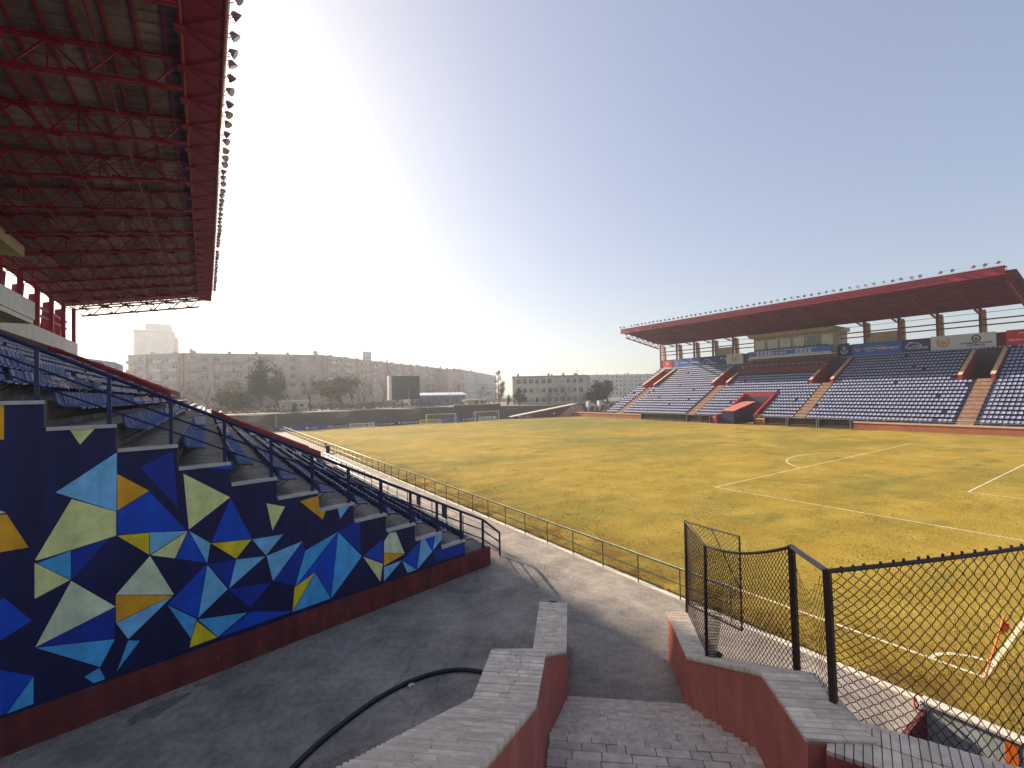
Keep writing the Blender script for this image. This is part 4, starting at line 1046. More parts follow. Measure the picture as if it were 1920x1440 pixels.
# ================================================================== BANNERS ON THE RIGHT STAND
BXW = RX(NT*TR)-.02                     # plane of the banners, facing the pitch (-X); reading direction is -Y
def disc(m, parent, c, r, nx=(-1, 0, 0), xd=(0, -1, 0), a0=0, a1=2*math.pi, ri=0.0, off=0.02, name='emblem', sx=1, sz=1, n=24):
    mb = MB(); c = Vector(c)+Vector(nx)*off; xd = Vector(xd); zd = Vector((0, 0, 1))
    P = lambda t, q: c + xd*(q*math.cos(t)*sx) + zd*(q*math.sin(t)*sz)
    if ri == 0:
        pts = [P(a0+(a1-a0)*i/n, r) for i in range(n+1)]
        if abs(a1-a0) < 6.2: mb.face(pts)
        else: mb.face(pts[:-1])
    else:
        for i in range(n):
            t, s_ = a0+(a1-a0)*i/n, a0+(a1-a0)*(i+1)/n; mb.face([P(t, ri), P(t, r), P(s_, r), P(s_, ri)])
    return obj(name, mb, m, parent)
def banner(y_left, y_right, z0, z1, m, label, x=None):
    x = BXW if x is None else x
    b = empty('advertising_banner', (x, (y_left+y_right)/2, z0), label, 'banner'); b.location = (0, 0, 0)
    mb = MB(); N = 10
    for i in range(N):
        ya, yb = y_right+(y_left-y_right)*i/N, y_right+(y_left-y_right)*(i+1)/N
        w0, w1 = .025*math.sin(ya*1.7), .025*math.sin(yb*1.7)
        mb.hexa([(x+w0-.03, ya, z0), (x+.0, ya, z0), (x+.0, yb, z0), (x+w1-.03, yb, z0)], [(x+w0-.03, ya, z1), (x, ya, z1), (x, yb, z1), (x+w1-.03, yb, z1)])
    obj('banner_sheet', mb, m, b); b['px'] = 0; del b['px']
    return b
RD = (0, -1, 0)
def txt(b, s_, y, z, h_, m, w_=None, sh=0.0, x=None): return lettering(s_, h_, m, b, ((BXW if x is None else x)-.075, y, z), RD, w_, .012, shear=sh)
def cola(b, y, z, r, x=None):
    x = BXW if x is None else x
    disc(M['adwhite'], b, (x, y, z), r*1.06, off=.07); disc(M['pepred'], b, (x, y, z), r*.98, a0=R(20), a1=R(175), off=.078); disc(M['adblue'], b, (x, y, z), r*.98, a0=R(195), a1=R(345), off=.078)
def crest(b, y, z, r, x=None, m=None):
    x = BXW if x is None else x; m = m or M['gold']
    disc(m, b, (x, y, z), r, a0=R(125), a1=R(415), ri=r*.70, off=.07)
    disc(m, b, (x, y, z-.15*r), r*.32, off=.072, sz=1.5)
    disc(m, b, (x, y, z+.1*r), r*.60, a0=R(185), a1=R(355), ri=r*.42, off=.074)
def dolphin(b, y, z, r):
    disc(M['adwhite'], b, (BXW, y, z), r, a0=R(20), a1=R(175), ri=r*.88, off=.07, sz=.8)
    disc(M['adwhite'], b, (BXW, y-.25*r, z), r*.72, a0=R(15), a1=R(150), ri=r*.6, off=.072, sz=.6)
    disc(M['adwhite'], b, (BXW, y+.35*r, z+.62*r), r*.3, a0=R(30), a1=R(150), ri=r*.2, off=.074)
def shield(b, y, z, r, x=None):
    x = BXW if x is None else x
    disc(M['adwhite'], b, (x, y, z+.1*r), r*.5, ri=r*.36, off=.07); disc(M['adwhite'], b, (x, y, z-.35*r), r*.85, a0=R(180), a1=R(360), ri=r*.55, off=.072)
    mb = MB(); mb.box(x-.085, x-.08, y-.12*r, y+.12*r, z-.75*r, z+.75*r); obj('emblem', mb, M['adwhite'], b)
zb, zt_ = 13.55, 16.05
b = banner(86.4, 82.9, zb-.6, zt_-.3, M['adred'], 'small red banner at the far left end of the right stand'); crest(b, 84.6, 15.0, .5, m=M['adwhite']); txt(b, 'FEDERATSIYA', 86.0, 13.6, .3, M['adwhite'], 2.8)
b = banner(82.7, 73.9, zb, zt_, M['adblue'], 'light blue banner with a cola roundel near the left end of the right stand'); crest(b, 81.3, 14.8, .55); txt(b, 'UZBEKISTAN', 80.3, 14.6, .42, M['adwhite'], 2.6); cola(b, 76.6, 14.8, .62); txt(b, 'pepsi', 75.9, 14.55, .55, M['adwhite'], 1.7)
b = banner(73.8, 61.2, zb, zt_, M['adnavy'], 'navy banner with a dolphin outline and a sportswear name on the right stand'); dolphin(b, 71.6, 14.3, 1.3); txt(b, 'TRUSTBANK', 72.0, 14.0, .36, M['adwhite'], 3.4, .3); disc(M['adwhite'], b, (BXW, 67.3, 15.1), .42, a0=R(0), a1=R(200), ri=.15, off=.07); txt(b, 'JOMA', 66.6, 14.75, .62, M['adwhite'], 3.0)
b = banner(65.8, 61.3, zb-.5, zt_+.1, M['adwhite'], 'square white banner with a gold bird crest left of the press box', x=BXW-.3); crest(b, 63.5, 15.0, .95, x=BXW-.3); 
b = banner(60.4, 58.3, zb-.2, zt_, M['adnavy'], 'narrow navy banner with a white club badge left of the press box', x=BXW-.3); shield(b, 59.3, 14.9, .8, x=BXW-.3)
b = banner(39.9, 38.0, zb+.2, zt_+.3, M['adnavy'], 'narrow navy banner with a white club badge right of the press box', x=BXW-.3); shield(b, 39.0, 15.1, .85, x=BXW-.3)
b = banner(37.7, 29.2, zb, zt_, M['adblue'], 'bright blue banner with a cola roundel right of the press box'); crest(b, 36.7, 14.9, .6); txt(b, 'UZBEKISTAN', 35.7, 14.75, .38, M['adwhite'], 2.7); txt(b, 'KUBOGI', 35.2, 14.3, .22, M['adwhite'], 1.5); cola(b, 32.6, 14.8, .62); txt(b, 'pepsi', 31.9, 14.55, .62, M['adwhite'], 2.2)
b = banner(29.1, 25.0, zb, zt_, M['adnavy'], 'navy banner with a dolphin outline right of the cola banner'); dolphin(b, 27.4, 14.3, 1.35); txt(b, 'TRUSTBANK', 28.6, 14.1, .46, M['adwhite'], 3.4, .3)
b = banner(24.9, 16.2, zb, zt_+.15, M['adwhite'], 'long white banner with a gold bird crest and a dark round seal'); crest(b, 23.1, 15.0, .95); disc(M['ink'], b, (BXW, 18.7, 15.25), .62, ri=.42, off=.07); disc(M['ink'], b, (BXW, 18.7, 15.2), .28, off=.072, sz=.6); txt(b, 'TOSHKENT SHAHAR', 20.8, 14.35, .24, M['ink'], 4.2); txt(b, 'HOKIMLIGI', 19.9, 13.95, .24, M['ink'], 2.3)
b = banner(15.0, 8.0, zb, zt_+.15, M['adred'], 'red banner with white lettering at the right edge of the stand'); disc(M['adwhite'], b, (BXW, 13.2, 15.3), .4, a0=R(40), a1=R(160), ri=.28, off=.07); txt(b, 'FEDERATSIYA', 14.7, 14.35, .22, M['adwhite'], 3.2)
xf = RX(21.5)
tb_ = empty('advertising_banner', (0, 0, 0), 'long blue banner with a cola roundel on the press box balcony', 'banner')
obj('banner_sheet', bx(xf-.06, xf-.01, 40.2, 58.0, rzt(NT)+.75, rzt(NT)+1.85), M['adblue'], tb_)
obj('banner_edge', bx(xf-.075, xf-.061, 40.2, 58.0, rzt(NT)+.62, rzt(NT)+.80), M['adwhite'], tb_)
obj('banner_edge', bx(xf-.075, xf-.061, 43, 58.0, rzt(NT)+1.80, rzt(NT)+1.92), M['adwhite'], tb_)
cola(tb_, 52.4, rzt(NT)+1.3, .42, x=xf-.01); txt(tb_, 'pepsi', 51.6, rzt(NT)+1.1, .45, M['adwhite'], 2.2, x=xf-.01)
for y0_ in (46.8, 55.6):
    for i in range(4):
        for j in range(3):
            obj('banner_print', bx(xf-.08, xf-.062, y0_-.9*i+.0, y0_-.9*i+.62, rzt(NT)+.86+.31*j, rzt(NT)+1.06+.31*j), M['adwhite'], tb_)

# ================================================================== PITCH-END BOARDS
def board(x0, x1, m, label, y=102.0, z1=.98):
    b = empty('advertising_board', (0, 0, 0), label, 'board')
    obj('panel', bx(x0+.02, x1-.02, y, y+.06, .06, z1), m, b)
    lg = MB(); lg.box(x0+.3, x0+.36, y+.062, y+.5, 0, .06); lg.box(x1-.36, x1-.3, y+.062, y+.5, 0, .06); lg.tube((x0+.33, y+.48, .05), (x0+.33, y+.07, z1-.1), .02, 4); lg.tube((x1-.33, y+.48, .05), (x1-.33, y+.07, z1-.1), .02, 4)
    obj('prop', lg, M['pole'], b)
    return b
def bt(b, s_, x, z, h_, m, w_, y=102.0): return lettering(s_, h_, m, b, (x, y-.02, z), (1, 0, 0), w_, .012)
BN = dict(nx=(0, -1, 0), xd=(1, 0, 0))
b = board(-4.6, -.3, M['adnavy'], 'navy end-line board with a ring beside the handrail'); bt(b, 'UFL', -3.0, .3, .5, M['adwhite'], 1.4); disc(M['adwhite'], b, (-1.0, 102, .52), .32, ri=.2, off=.02, **BN)
b = board(-.3, 6.0, M['adblue'], 'blue end-line board with a small cola roundel'); disc(M['adwhite'], b, (2.2, 102, .5), .3, off=.02, **BN); bt(b, 'pepsi', 2.7, .35, .35, M['adwhite'], 1.6)
b = board(6.0, 10.8, M['adnavy'], 'navy end-line board with large white league lettering'); bt(b, 'PRO', 6.3, .2, .6, M['adwhite'], 1.7); disc(M['adwhite'], b, (8.35, 102, .5), .2, off=.02, **BN); bt(b, 'LIGA', 8.75, .2, .6, M['adwhite'], 1.8)
b = board(10.8, 16.6, M['adwhite'], 'white end-line board with dark television lettering'); bt(b, 'UZREPORT', 11.2, .3, .42, M['ink'], 3.1); disc(M['ink'], b, (14.75, 102, .52), .26, off=.02, **BN); bt(b, 'TV', 15.3, .3, .42, M['ink'], .8)
b = board(16.6, 21.8, M['adnavy'], 'navy end-line board with a white car-maker name'); disc(M['adwhite'], b, (17.3, 102, .52), .3, ri=.22, off=.02, **BN); bt(b, 'Volkswagen', 17.8, .35, .36, M['adwhite'], 3.4)
b = board(21.8, 27.4, M['adnavy'], 'navy end-line board naming the football league left of the yellow one'); disc(M['adwhite'], b, (22.4, 102, .52), .26, ri=.1, off=.02, **BN); bt(b, 'UZBEKISTAN PFL', 22.9, .33, .4, M['adwhite'], 4.2)
b = board(27.4, 33.2, M['adyellow'], 'yellow end-line board behind the goal frame'); bt(b, 'PRO', 28.1, .25, .5, M['adnavy'], 1.6); disc(M['adnavy'], b, (30.1, 102, .5), .18, off=.02, **BN); bt(b, 'LIGA', 30.5, .25, .5, M['adnavy'], 1.9)
b = board(33.2, 38.7, M['adblue'], 'plain blue end-line board right of the yellow one')
b = board(38.7, 43.7, M['adnavy'], 'navy end-line board between the two goal frames'); disc(M['adwhite'], b, (39.4, 102, .5), .25, ri=.1, off=.02, **BN); bt(b, 'UZBEKISTAN', 39.9, .3, .42, M['adwhite'], 3.4)
b = board(43.9, 49.4, M['adwhite'], 'white end-line board behind the right-hand goal frame'); bt(b, 'UZREPORT', 44.4, .32, .4, M['ink'], 3.0); disc(M['ink'], b, (48.0, 102, .5), .26, off=.02, **BN)

# ================================================================== GOALS
def goal(p0, p1, label, depth=1.8):
    g_ = empty('goal_frame', (0, 0, 0), label, 'goal'); p0, p1 = Vector(p0), Vector(p1); n = Vector((-(p1-p0).y, (p1-p0).x, 0)).normalized()*depth
    H = Vector((0, 0, 2.44))
    for p in (p0, p1): obj('post', MB().tube(p, p+H, .075, 8), M['white'], g_)
    obj('crossbar', MB().tube(p0+H, p1+H, .075, 8), M['white'], g_)
    st = MB()
    for p in (p0, p1): st.tube(p+H, p+n*.4+H, .03, 5); st.tube(p+n*.4+H, p+n, .03, 5); st.tube(p, p+n, .03, 5)
    st.tube(p0+n, p1+n, .03, 5); st.tube(p0+n*.4+H, p1+n*.4+H, .02, 5); obj('stay', st, M['white'], g_)
    nt_ = MB()
    for i in range(19):
        f = i/18; a = p0.lerp(p1, f); nt_.tube(a+n*.4+H, a+n, .006, 3)
    for j in range(1, 8):
        f = j/8; nt_.tube((p0+n*.4+H).lerp(p0+n, f), (p1+n*.4+H).lerp(p1+n, f), .006, 3)
    obj('net', nt_, M['net'], g_); return g_
goal((27.15, 97.0, 0), (33.95, 95.4, 0), 'white goal frame in front of the yellow and blue boards')
goal((40.9, 98.4, 0), (48.3, 99.0, 0), 'white goal frame right of the other one near the red bank wall')

# ================================================================== TEAM SHELTERS
def shelter(y0, y1, x, label, group='team shelters along the far touchline'):
    s_ = empty('team_shelter', (0, 0, 0), label, 'shelter', group)
    def prof(t): return Vector((x-.15-1.15*math.sin(t)*.9+.9, 0, .25+1.35*(1-(t/1.45)**2.2) if False else 0))
    arc_ = [(x+1.0, .15), (x+1.02, .8), (x+.9, 1.25), (x+.55, 1.52), (x+.05, 1.60), (x-.3, 1.56)]
    mb = MB()
    for (xa, za), (xb, zb_) in zip(arc_, arc_[1:]):
        mb.hexa([(xa, y0, za), (xb, y0, zb_), (xb, y1, zb_), (xa, y1, za)], [(xa+.02, y0, za+.03), (xb+.02, y0, zb_+.03), (xb+.02, y1, zb_+.03), (xa+.02, y1, za+.03)])
    obj('canopy', mb, M['brownpoly'], s_)
    n = max(2, int((y1-y0)/2.4)+1)
    for i in range(n):
        y = y0+(y1-y0)*i/(n-1); obj('frame_hoop', MB().path([(a, y, b_-.03) for a, b_ in arc_]+[(x-.3, y, 0.0)] if i in (0, n-1) else [(a, y, b_-.03) for a, b_ in arc_], .035, 5), M['pole'], s_)
    for y in (y0, y1-.03):
        mb = MB(); mb.extr([(a, y, b_) for a, b_ in arc_[:-1]]+[(x+.1, y, .1)], (0, .02, 0)); obj('end_panel', mb, M['brownpoly'], s_)
    bn = MB(); bn.box(x+.45, x+.85, y0+.1, y1-.1, .40, .46)
    for i in range(n): y = y0+.2+(y1-y0-.4)*i/(n-1); bn.box(x+.6, x+.66, y-.03, y+.03, 0, .40)
    obj('bench', bn, M['pole'], s_); return s_
shelter(59.2, 72.0, 72.0, 'long dark brown team shelter left of the red tunnel')
shelter(56.2, 59.0, 72.0, 'short brown team shelter next to the long one, farther from the tunnel')
shelter(53.4, 55.4, 71.6, 'smallest brown team shelter close beside the red tunnel')
shelter(38.6, 42.6, 72.2, 'brown team shelter right of the tunnel, leftmost of three')
shelter(33.6, 38.3, 72.2, 'brown team shelter right of the tunnel, middle of three')
shelter(28.6, 33.3, 72.2, 'brown team shelter right of the tunnel, rightmost of three')

# ================================================================== FAR RIGHT CORNER: maroon ramp wall, brick wall, white blocks
rw = empty('ramp_wall', (0, 0, 0), 'maroon ramp wall rising to the right with league lettering', 'wall')
mb = MB(); mb.extr([(54.0, 101.2, -.1), (54.0, 101.2, .45), (77.5, 101.2, 3.3), (88, 101.2, 3.3), (88, 101.2, -.1)], (0, .4, 0)); obj('wall', mb, M['plinth'], rw)
mb = MB(); mb.extr([(53.9, 101.15, .455), (53.9, 101.15, .62), (77.5, 101.15, 3.5), (77.5, 101.15, 3.305)], (0, 2.2, 0)); obj('coping', mb, M['kerb'], rw)
lettering('PRO  LIGA', .62, M['adwhite'], rw, (55.6, 101.17, .18), (1, 0, 0), 5.0, .015); disc(M['adwhite'], rw, (58.3, 101.2, .45), .16, off=.02, **BN); disc(M['adwhite'], rw, (68.6, 101.2, .95), .3, off=.02, sz=1.1, **BN)
bw_ = empty('bank_wall', (0, 0, 0), 'dark maroon retaining wall on top of the far bank behind the right goal', 'wall')
obj('wall', bx(41, 56, 110.2, 110.6, 1.6, 3.95), M['plinth'], bw_); obj('coping', bx(40.9, 56.1, 110.1, 110.7, 3.952, 4.1), M['kerb'], bw_)
mb = MB(); mb.hexa([(50, 103.6, .0), (78, 103.6, 2.9), (78, 108.2, 2.9), (56, 110, .6)], [(50, 103.6, .03), (78, 103.6, 2.95), (78, 108.2, 2.95), (56, 110, 3.3)]); obj('corner_bank', mb, M['bluetin'] if False else M['bank'], kind='structure')
mb = MB(); mb.hexa([(70.5, 99.2, -.05), (79, 99.2, -.05), (79, 101.15, -.05), (70.5, 101.15, -.05)], [(74.5, 100.4, 2.6), (79, 100.4, 2.7), (79, 101.15, 3.1), (75, 101.15, 2.9)]); obj('sand_slope', mb, M['sand'], kind='structure')
kw = empty('corner_wall', (0, 0, 0), 'low brick corner wall at the foot of the far right stand end', 'wall')
obj('wall', bx(76.2, 90, 95.6, 96.0, -.1, 1.0), M['brickred'], kw); obj('rail', MB().tube((77, 95.6, 1.35), (88, 95.6, 1.35), .04, 5).tube((77, 95.6, 1.0), (77, 95.6, 1.35), .04, 5).tube((88, 95.6, 1.0), (88, 95.6, 1.35), .04, 5), M['pole'], kw)
for x_, lb in ((80.6, 'white stepped block on the corner wall, nearer the sand slope'), (85.2, 'white stepped block on the corner wall, nearer the seats')):
    mb = MB(); mb.box(x_-.5, x_+.5, 99.0, 100, 2.2, 4.2); mb.box(x_+.502, x_+1.6, 99.0, 100, 2.9, 3.5); mb.box(x_-.3, x_+.3, 99.2, 99.8, 1.2, 2.198); obj('concrete_block', mb, M['white'], None, lb, 'block')
mb = MB(); mb.box(82.3, 84.5, 99.4, 99.8, 2.7, 3.1); mb.box(83.2, 83.6, 99.45, 99.75, 1.2, 2.698); obj('concrete_beam', mb, M['white'], None, 'white beam between the two stepped blocks', 'beam')
obj('corner_plinth', bx(79.2, 96, 99.0, 101.1, -.1, 1.2), M['plinth'], None, 'dark red plinth under the white blocks in the far corner', 'wall')

# ================================================================== SCOREBOARD, HUTS, SHED, POLES
sb = empty('scoreboard', (0, 0, 0), 'big dark electronic scoreboard on steel legs behind the far bank', 'scoreboard')
obj('screen', bx(28.5, 37.1, 125, 125.5, 5.8, 12.65), M['screen'], sb)
for i in range(1, 6): obj('screen_seam', bx(28.5+8.6*i/6-.02, 28.5+8.6*i/6+.02, 124.985, 124.998, 5.85, 12.6), M['ink'], sb)
obj('side_panel', bx(27.7, 28.48, 124.7, 126.2, 5.7, 12.7), M['white'], sb)
obj('back_frame', bx(28.5, 37.1, 125.52, 126.6, 5.9, 12.5), M['ink'], sb)
for x_ in (30.5, 35.2):
    obj('leg', bx(x_-.22, x_+.22, 125.6, 126.1, 3.6, 5.88), M['ink'], sb)
    mb = MB(); mb.tube((x_-.2, 125.2, 4.4), (x_+.9, 125.2, 5.8), .12, 5); obj('strut', mb, M['white'], sb)
def hut(x0, x1, y0, y1, z0, z1, label):
    h_ = empty('hut', (0, 0, 0), label, 'hut')
    obj('wall', bx(x0, x1, y0, y1, z0, z1), M['school'], h_); obj('roof', bx(x0-.35, x1+.35, y0-.35, y1+.3, z1+.002, z1+.22), M['aptw'], h_)
    d_ = obj('door', bx(x0+(x1-x0)*.42, x0+(x1-x0)*.42+.95, y0-.06, y0-.002, z0, z0+2.0), M['trunk'], h_); obj('handle', bx(x0+(x1-x0)*.42+.78, x0+(x1-x0)*.42+.86, y0-.1, y0-.062, z0+.95, z0+1.05), M['pole'], d_)
    w_ = obj('window', bx(x0+(x1-x0)*.7, x0+(x1-x0)*.7+1.0, y0-.05, y0-.002, z0+1.0, z0+1.9), M['aptw'], h_); obj('pane', bx(x0+(x1-x0)*.7+.1, x0+(x1-x0)*.7+.9, y0-.07, y0-.052, z0+1.1, z0+1.8), M['glass'], w_)
hut(-.3, 5.6, 121.5, 124.5, 3.6, 6.0, 'small beige hut on the bank near the dark evergreen tree')
hut(49.2, 55.6, 118, 121, 3.0, 5.1, 'small beige flat-roofed hut on the bank above the right goal')
sh = empty('shed', (0, 0, 0), 'long low blue shed with a bright white roof right of the scoreboard', 'shed')
obj('wall', bx(38, 57.5, 135, 141, 3.6, 6.6), M['bluetin'], sh); mb = MB(); mb.extr([(37.6, 134.4, 6.61), (57.9, 134.4, 6.61), (57.9, 134.4, 6.95), (37.6, 134.4, 6.95)], (0, 3.4, .75)); obj('roof', mb, M['white'], sh)
for i in range(8): obj('wall_rib', bx(39+i*2.5, 39.1+i*2.5, 134.9, 134.998, 3.6, 6.6), M['ink'], sh)
def pole(x, y, z0, z1, label, lamp=True, r=.09):
    p = empty('lamp_pole', (0, 0, 0), label, 'pole'); obj('mast', MB().tube((x, y, z0), (x, y, z1), r, 6, r*.7), M['pole'], p)
    if lamp: obj('lamp_head', bx(x-.15, x+.55, y-.15, y+.1, z1, z1+.16), M['pole'], p)
pole(30.7, 117.5, 3.6, 8.6, 'thin light pole in front of the scoreboard')
pole(43.2, 117.5, 3.6, 8.1, 'pale lamp pole in front of the white-roofed shed')
pole(87.6, 112, 2.6, 14.0, 'tall thin pole right of the cream school facade', r=.12)
pole(-3.4, 104.6, 0, 3.6, 'short pale lamp pole at the far end of the left stand')
# chain-link top fence along the plateau
bf = empty('boundary_fence', (0, 0, 0), 'thin dark boundary fence along the top of the far bank', 'fence')
for i in range(22): obj('post', MB().tube((-10+i*3, 114.5, 3.6), (-10+i*3, 114.5, 5.4), .04, 4), M['ink'], bf)
for z in (5.35, 4.5, 3.8): obj('wire', MB().tube((-10, 114.5, z), (53, 114.5, z), .018, 4), M['ink'], bf)
bf2 = empty('boundary_fence', (0, 0, 0), 'dark rail fence in front of the cream school', 'fence')
for i in range(12): obj('post', MB().tube((60+i*3.4, 110.6, 2.6), (60+i*3.4, 110.6, 5.6), .05, 4), M['ink'], bf2)
for z in (5.5, 4.6, 3.7, 2.9): obj('wire', MB().tube((60, 110.6, z), (97.4, 110.6, z), .025, 4), M['ink'], bf2)

# ================================================================== BUILDINGS
WINF = MB()
for a in ((-.78, .78, -.10, 0, -.85, -.76), (-.78, .78, -.07, 0, .76, .85), (-.78, -.70, -.07, 0, -.759, .759), (.70, .78, -.07, 0, -.759, .759), (-.04, .04, -.06, 0, -.759, .759), (-.699, -.041, -.06, 0, .25, .32), (.041, .699, -.06, 0, .25, .32)): WINF.box(*a)
WF = WINF.mesh('window', M['aptw']); WP = bx(-.70, .70, -.03, -.004, -.76, .76).mesh('pane', M['glass']); WPL = bx(-.70, .70, -.03, -.004, -.76, .76).mesh('pane', M['glassl'])
BAL = MB(); BAL.box(-1.5, 1.5, -1.0, -.002, -1.30, -1.18); BAL.box(-1.5, 1.5, -1.0, -.94, -1.178, -.25); BAL.box(-1.5, -1.44, -.938, -.002, -1.178, -.25); BAL.box(1.44, 1.5, -.938, -.002, -1.178, -.25)
BALM = [BAL.mesh('balcony', M['apt']), BAL.mesh('balcony', M['aptw']), BAL.mesh('balcony', M['apt2'])]
AC = bx(-.4, .4, -.36, -.002, -.28, .28).mesh('air_conditioner', M['aptw'])
DISH = MB().tube((0, 0, 0), (0, -.14, 0), .22, 12, .42).tube((0, 0, 0), (0, .25, -.3), .03, 4).mesh('satellite_dish', M['aptw'])
def building(p0, p1, z0, z1, label, m, floors, zfirst, bay=3.3, depth=12.0, skip=0, bal=.35, roof=None, sect=None, name='apartment_block', acs=.18, seed=1, dishes=0, wsc=1.0):
    rnd = random.Random(seed)
    p0, p1 = Vector((*p0, 0)), Vector((*p1, 0)); L = (p1-p0).length; ang = math.atan2((p1-p0).y, (p1-p0).x)
    b = empty(name, (*p0.xy, 0), label, 'building', rz=ang)
    obj('wall', bx(0, L, 0, depth, z0, z1), m, b)
    rf = obj('roof', bx(-.25, L+.25, -.35, depth+.3, z1+.002, z1+.4), roof or M['roofm'], b)
    for i in range(int(L/9)):
        x = 3+i*9+rnd.uniform(-2, 2)
        if x < L-1: obj('chimney', bx(x-.45, x+.45, 4, 5.2, z1+.402, z1+1.5), M['apt2'], rf)
    for i in range(dishes):
        o = bpy.data.objects.new('satellite_dish', DISH); COL.objects.link(o); o.parent = rf; o.location = (2+i*(L-4)/max(1, dishes-1), .8, z1+1.1); o.scale = (2.0, 2.0, 2.0); o.rotation_euler = (rnd.uniform(-.3, .3), 0, rnd.uniform(-.5, .5))
    if sect:
        for (xa, xb, mm, pr) in sect: obj('bay_wall', bx(xa*L, xb*L, -pr, -.002, z0, z1-.05), mm, b)
    n = int((L-1)/bay); fh = (z1-zfirst)/floors
    for i in range(n):
        x = (L-n*bay)/2+bay*(i+.5); colb = rnd.random() < bal; bm_ = rnd.choice(BALM); off = 0.0
        if sect:
            for (xa, xb, mm, pr) in sect:
                if xa*L-.9 < x < xb*L+.9: off = pr
        for f in range(skip, floors):
            z = zfirst+fh*(f+.52)
            o = bpy.data.objects.new('window', WF); COL.objects.link(o); o.parent = b; o.location = (x, -.002-off, z); o.scale = (wsc*rnd.uniform(1.0, 1.35), 1, rnd.uniform(.98, 1.12))
            q_ = bpy.data.objects.new('pane', WP if rnd.random() < .75 else WPL); COL.objects.link(q_); q_.parent = o
            if colb:
                c = bpy.data.objects.new('balcony', bm_); COL.objects.link(c); c.parent = b; c.location = (x, -off, z); c.scale = (bay/3.2, 1, 1)
            elif rnd.random() < acs:
                c = bpy.data.objects.new('air_conditioner', AC); COL.objects.link(c); c.parent = b; c.location = (x+bay*.42, -off, z-.5)
    return b
building((-37.4, 197.1), (-22.0, 183.0), 2, 22.0, 'pink-beige apartment block below the white tower, leftmost of the row', M['apt'], 6, 4, skip=1, seed=2, sect=[(.12, .36, M['apt2'], .5), (.7, .95, M['apt'], .5)])
building((-21.5, 182.0), (19.4, 174.2), 2, 22.0, 'long pink apartment block with a grey central bay behind the dark tree', M['apt'], 6, 4, skip=1, seed=3, sect=[(.02, .2, M['apt'], .9), (.30, .52, M['apt2'], .5), (.62, .78, M['apt'], .9)], dishes=2)
building((20.4, 175.4), (52.9, 204.6), 2, 22.0, 'pinkish apartment block rising above the olive tree', M['apt'], 6, 4, skip=1, seed=4, sect=[(.05, .3, M['apt2'], .6), (.5, .72, M['apt'], .8)])
building((53.6, 205.6), (100.7, 244.1), 2, 22.0, 'grey-pink apartment block receding behind the scoreboard', M['apt2'], 6, 4, skip=1, seed=5, dishes=3, sect=[(.04, .22, M['apt'], .8), (.4, .55, M['apt'], .8)])
building((98.3, 232.6), (108.4, 236.4), 2, 21.0, 'pink windowless gable block right of the scoreboard', M['apt'], 1, 18, bay=20, skip=1, seed=6)
building((109.0, 237.0), (182.3, 316.0), 2, 21.0, 'white apartment facade with many windows and rooftop dishes', M['aptw'], 6, 4, seed=7, dishes=5, bal=.2)
building((81.6, 142.0), (103.8, 124.5), 1, 13.0, 'cream three-storey school with rows of white windows', M['school'], 3, 2.6, bay=2.35, seed=8, bal=0, acs=0, name='school_building', depth=14, wsc=.85)
building((104.1, 124.8), (131.6, 152.8), 1, 12.8, 'side wing of the cream school receding to the right', M['school'], 3, 2.6, bay=3.0, seed=9, bal=0, acs=0, name='school_building', depth=8)
building((212.0, 283.7), (330.0, 225.6), 2, 20.0, 'pale distant apartment block behind the end of the right stand', M['aptw'], 5, 3.5, seed=10, bal=.4, dishes=3, depth=14)
tw = empty('tower_block', (0, 0, 0), 'tall white windowless tower block on the left skyline', 'building')
obj('wall', bx(-49.5, -31, 330, 350, 2, 47.3), M['aptw'], tw); obj('penthouse', bx(-44.5, -32.5, 332, 348, 47.302, 51.4), M['aptw'], tw); obj('cornice', bx(-49.8, -30.7, 329.7, 350.2, 46.1, 46.5), M['roofm'], tw)
obj('side_wing', bx(-30.99, -29.4, 331, 348, 2, 43.5), M['apt'], tw)
for i in range(5): obj('wall_joint', bx(-49.5+3.3*(i+.6), -49.42+3.3*(i+.6), 329.96, 329.998, 2, 46), M['roofm'], tw)
fr_ = empty('warehouse', (0, 0, 0), 'low blue-grey roofed hall on the far left skyline', 'building')
mb = MB(); mb.extr([(-62, 160, 2), (-36, 160, 2), (-36, 160, 17.6), (-49, 160, 19.6), (-62, 160, 20)], (0, 14, 0)); obj('wall', mb, M['bluetin'], fr_)
rs_ = empty('roof_sign', (0, 0, 0), 'small red framed sign standing on the apartment roof', 'sign'); obj('panel', bx(41.2, 44.6, 197.4, 197.6, 22.4, 26.0), M['adwhite'], rs_); obj('frame', bx(41.0, 44.8, 197.62, 197.8, 22.4, 26.3), M['adred'], rs_); obj('leg', bx(42.8, 43, 197.82, 198, 22.4, 24), M['ink'], rs_)
lettering('Lex', 1.1, M['adred'], rs_, (41.6, 197.38, 23.4), (1, 0, 0), 2.6, .03)

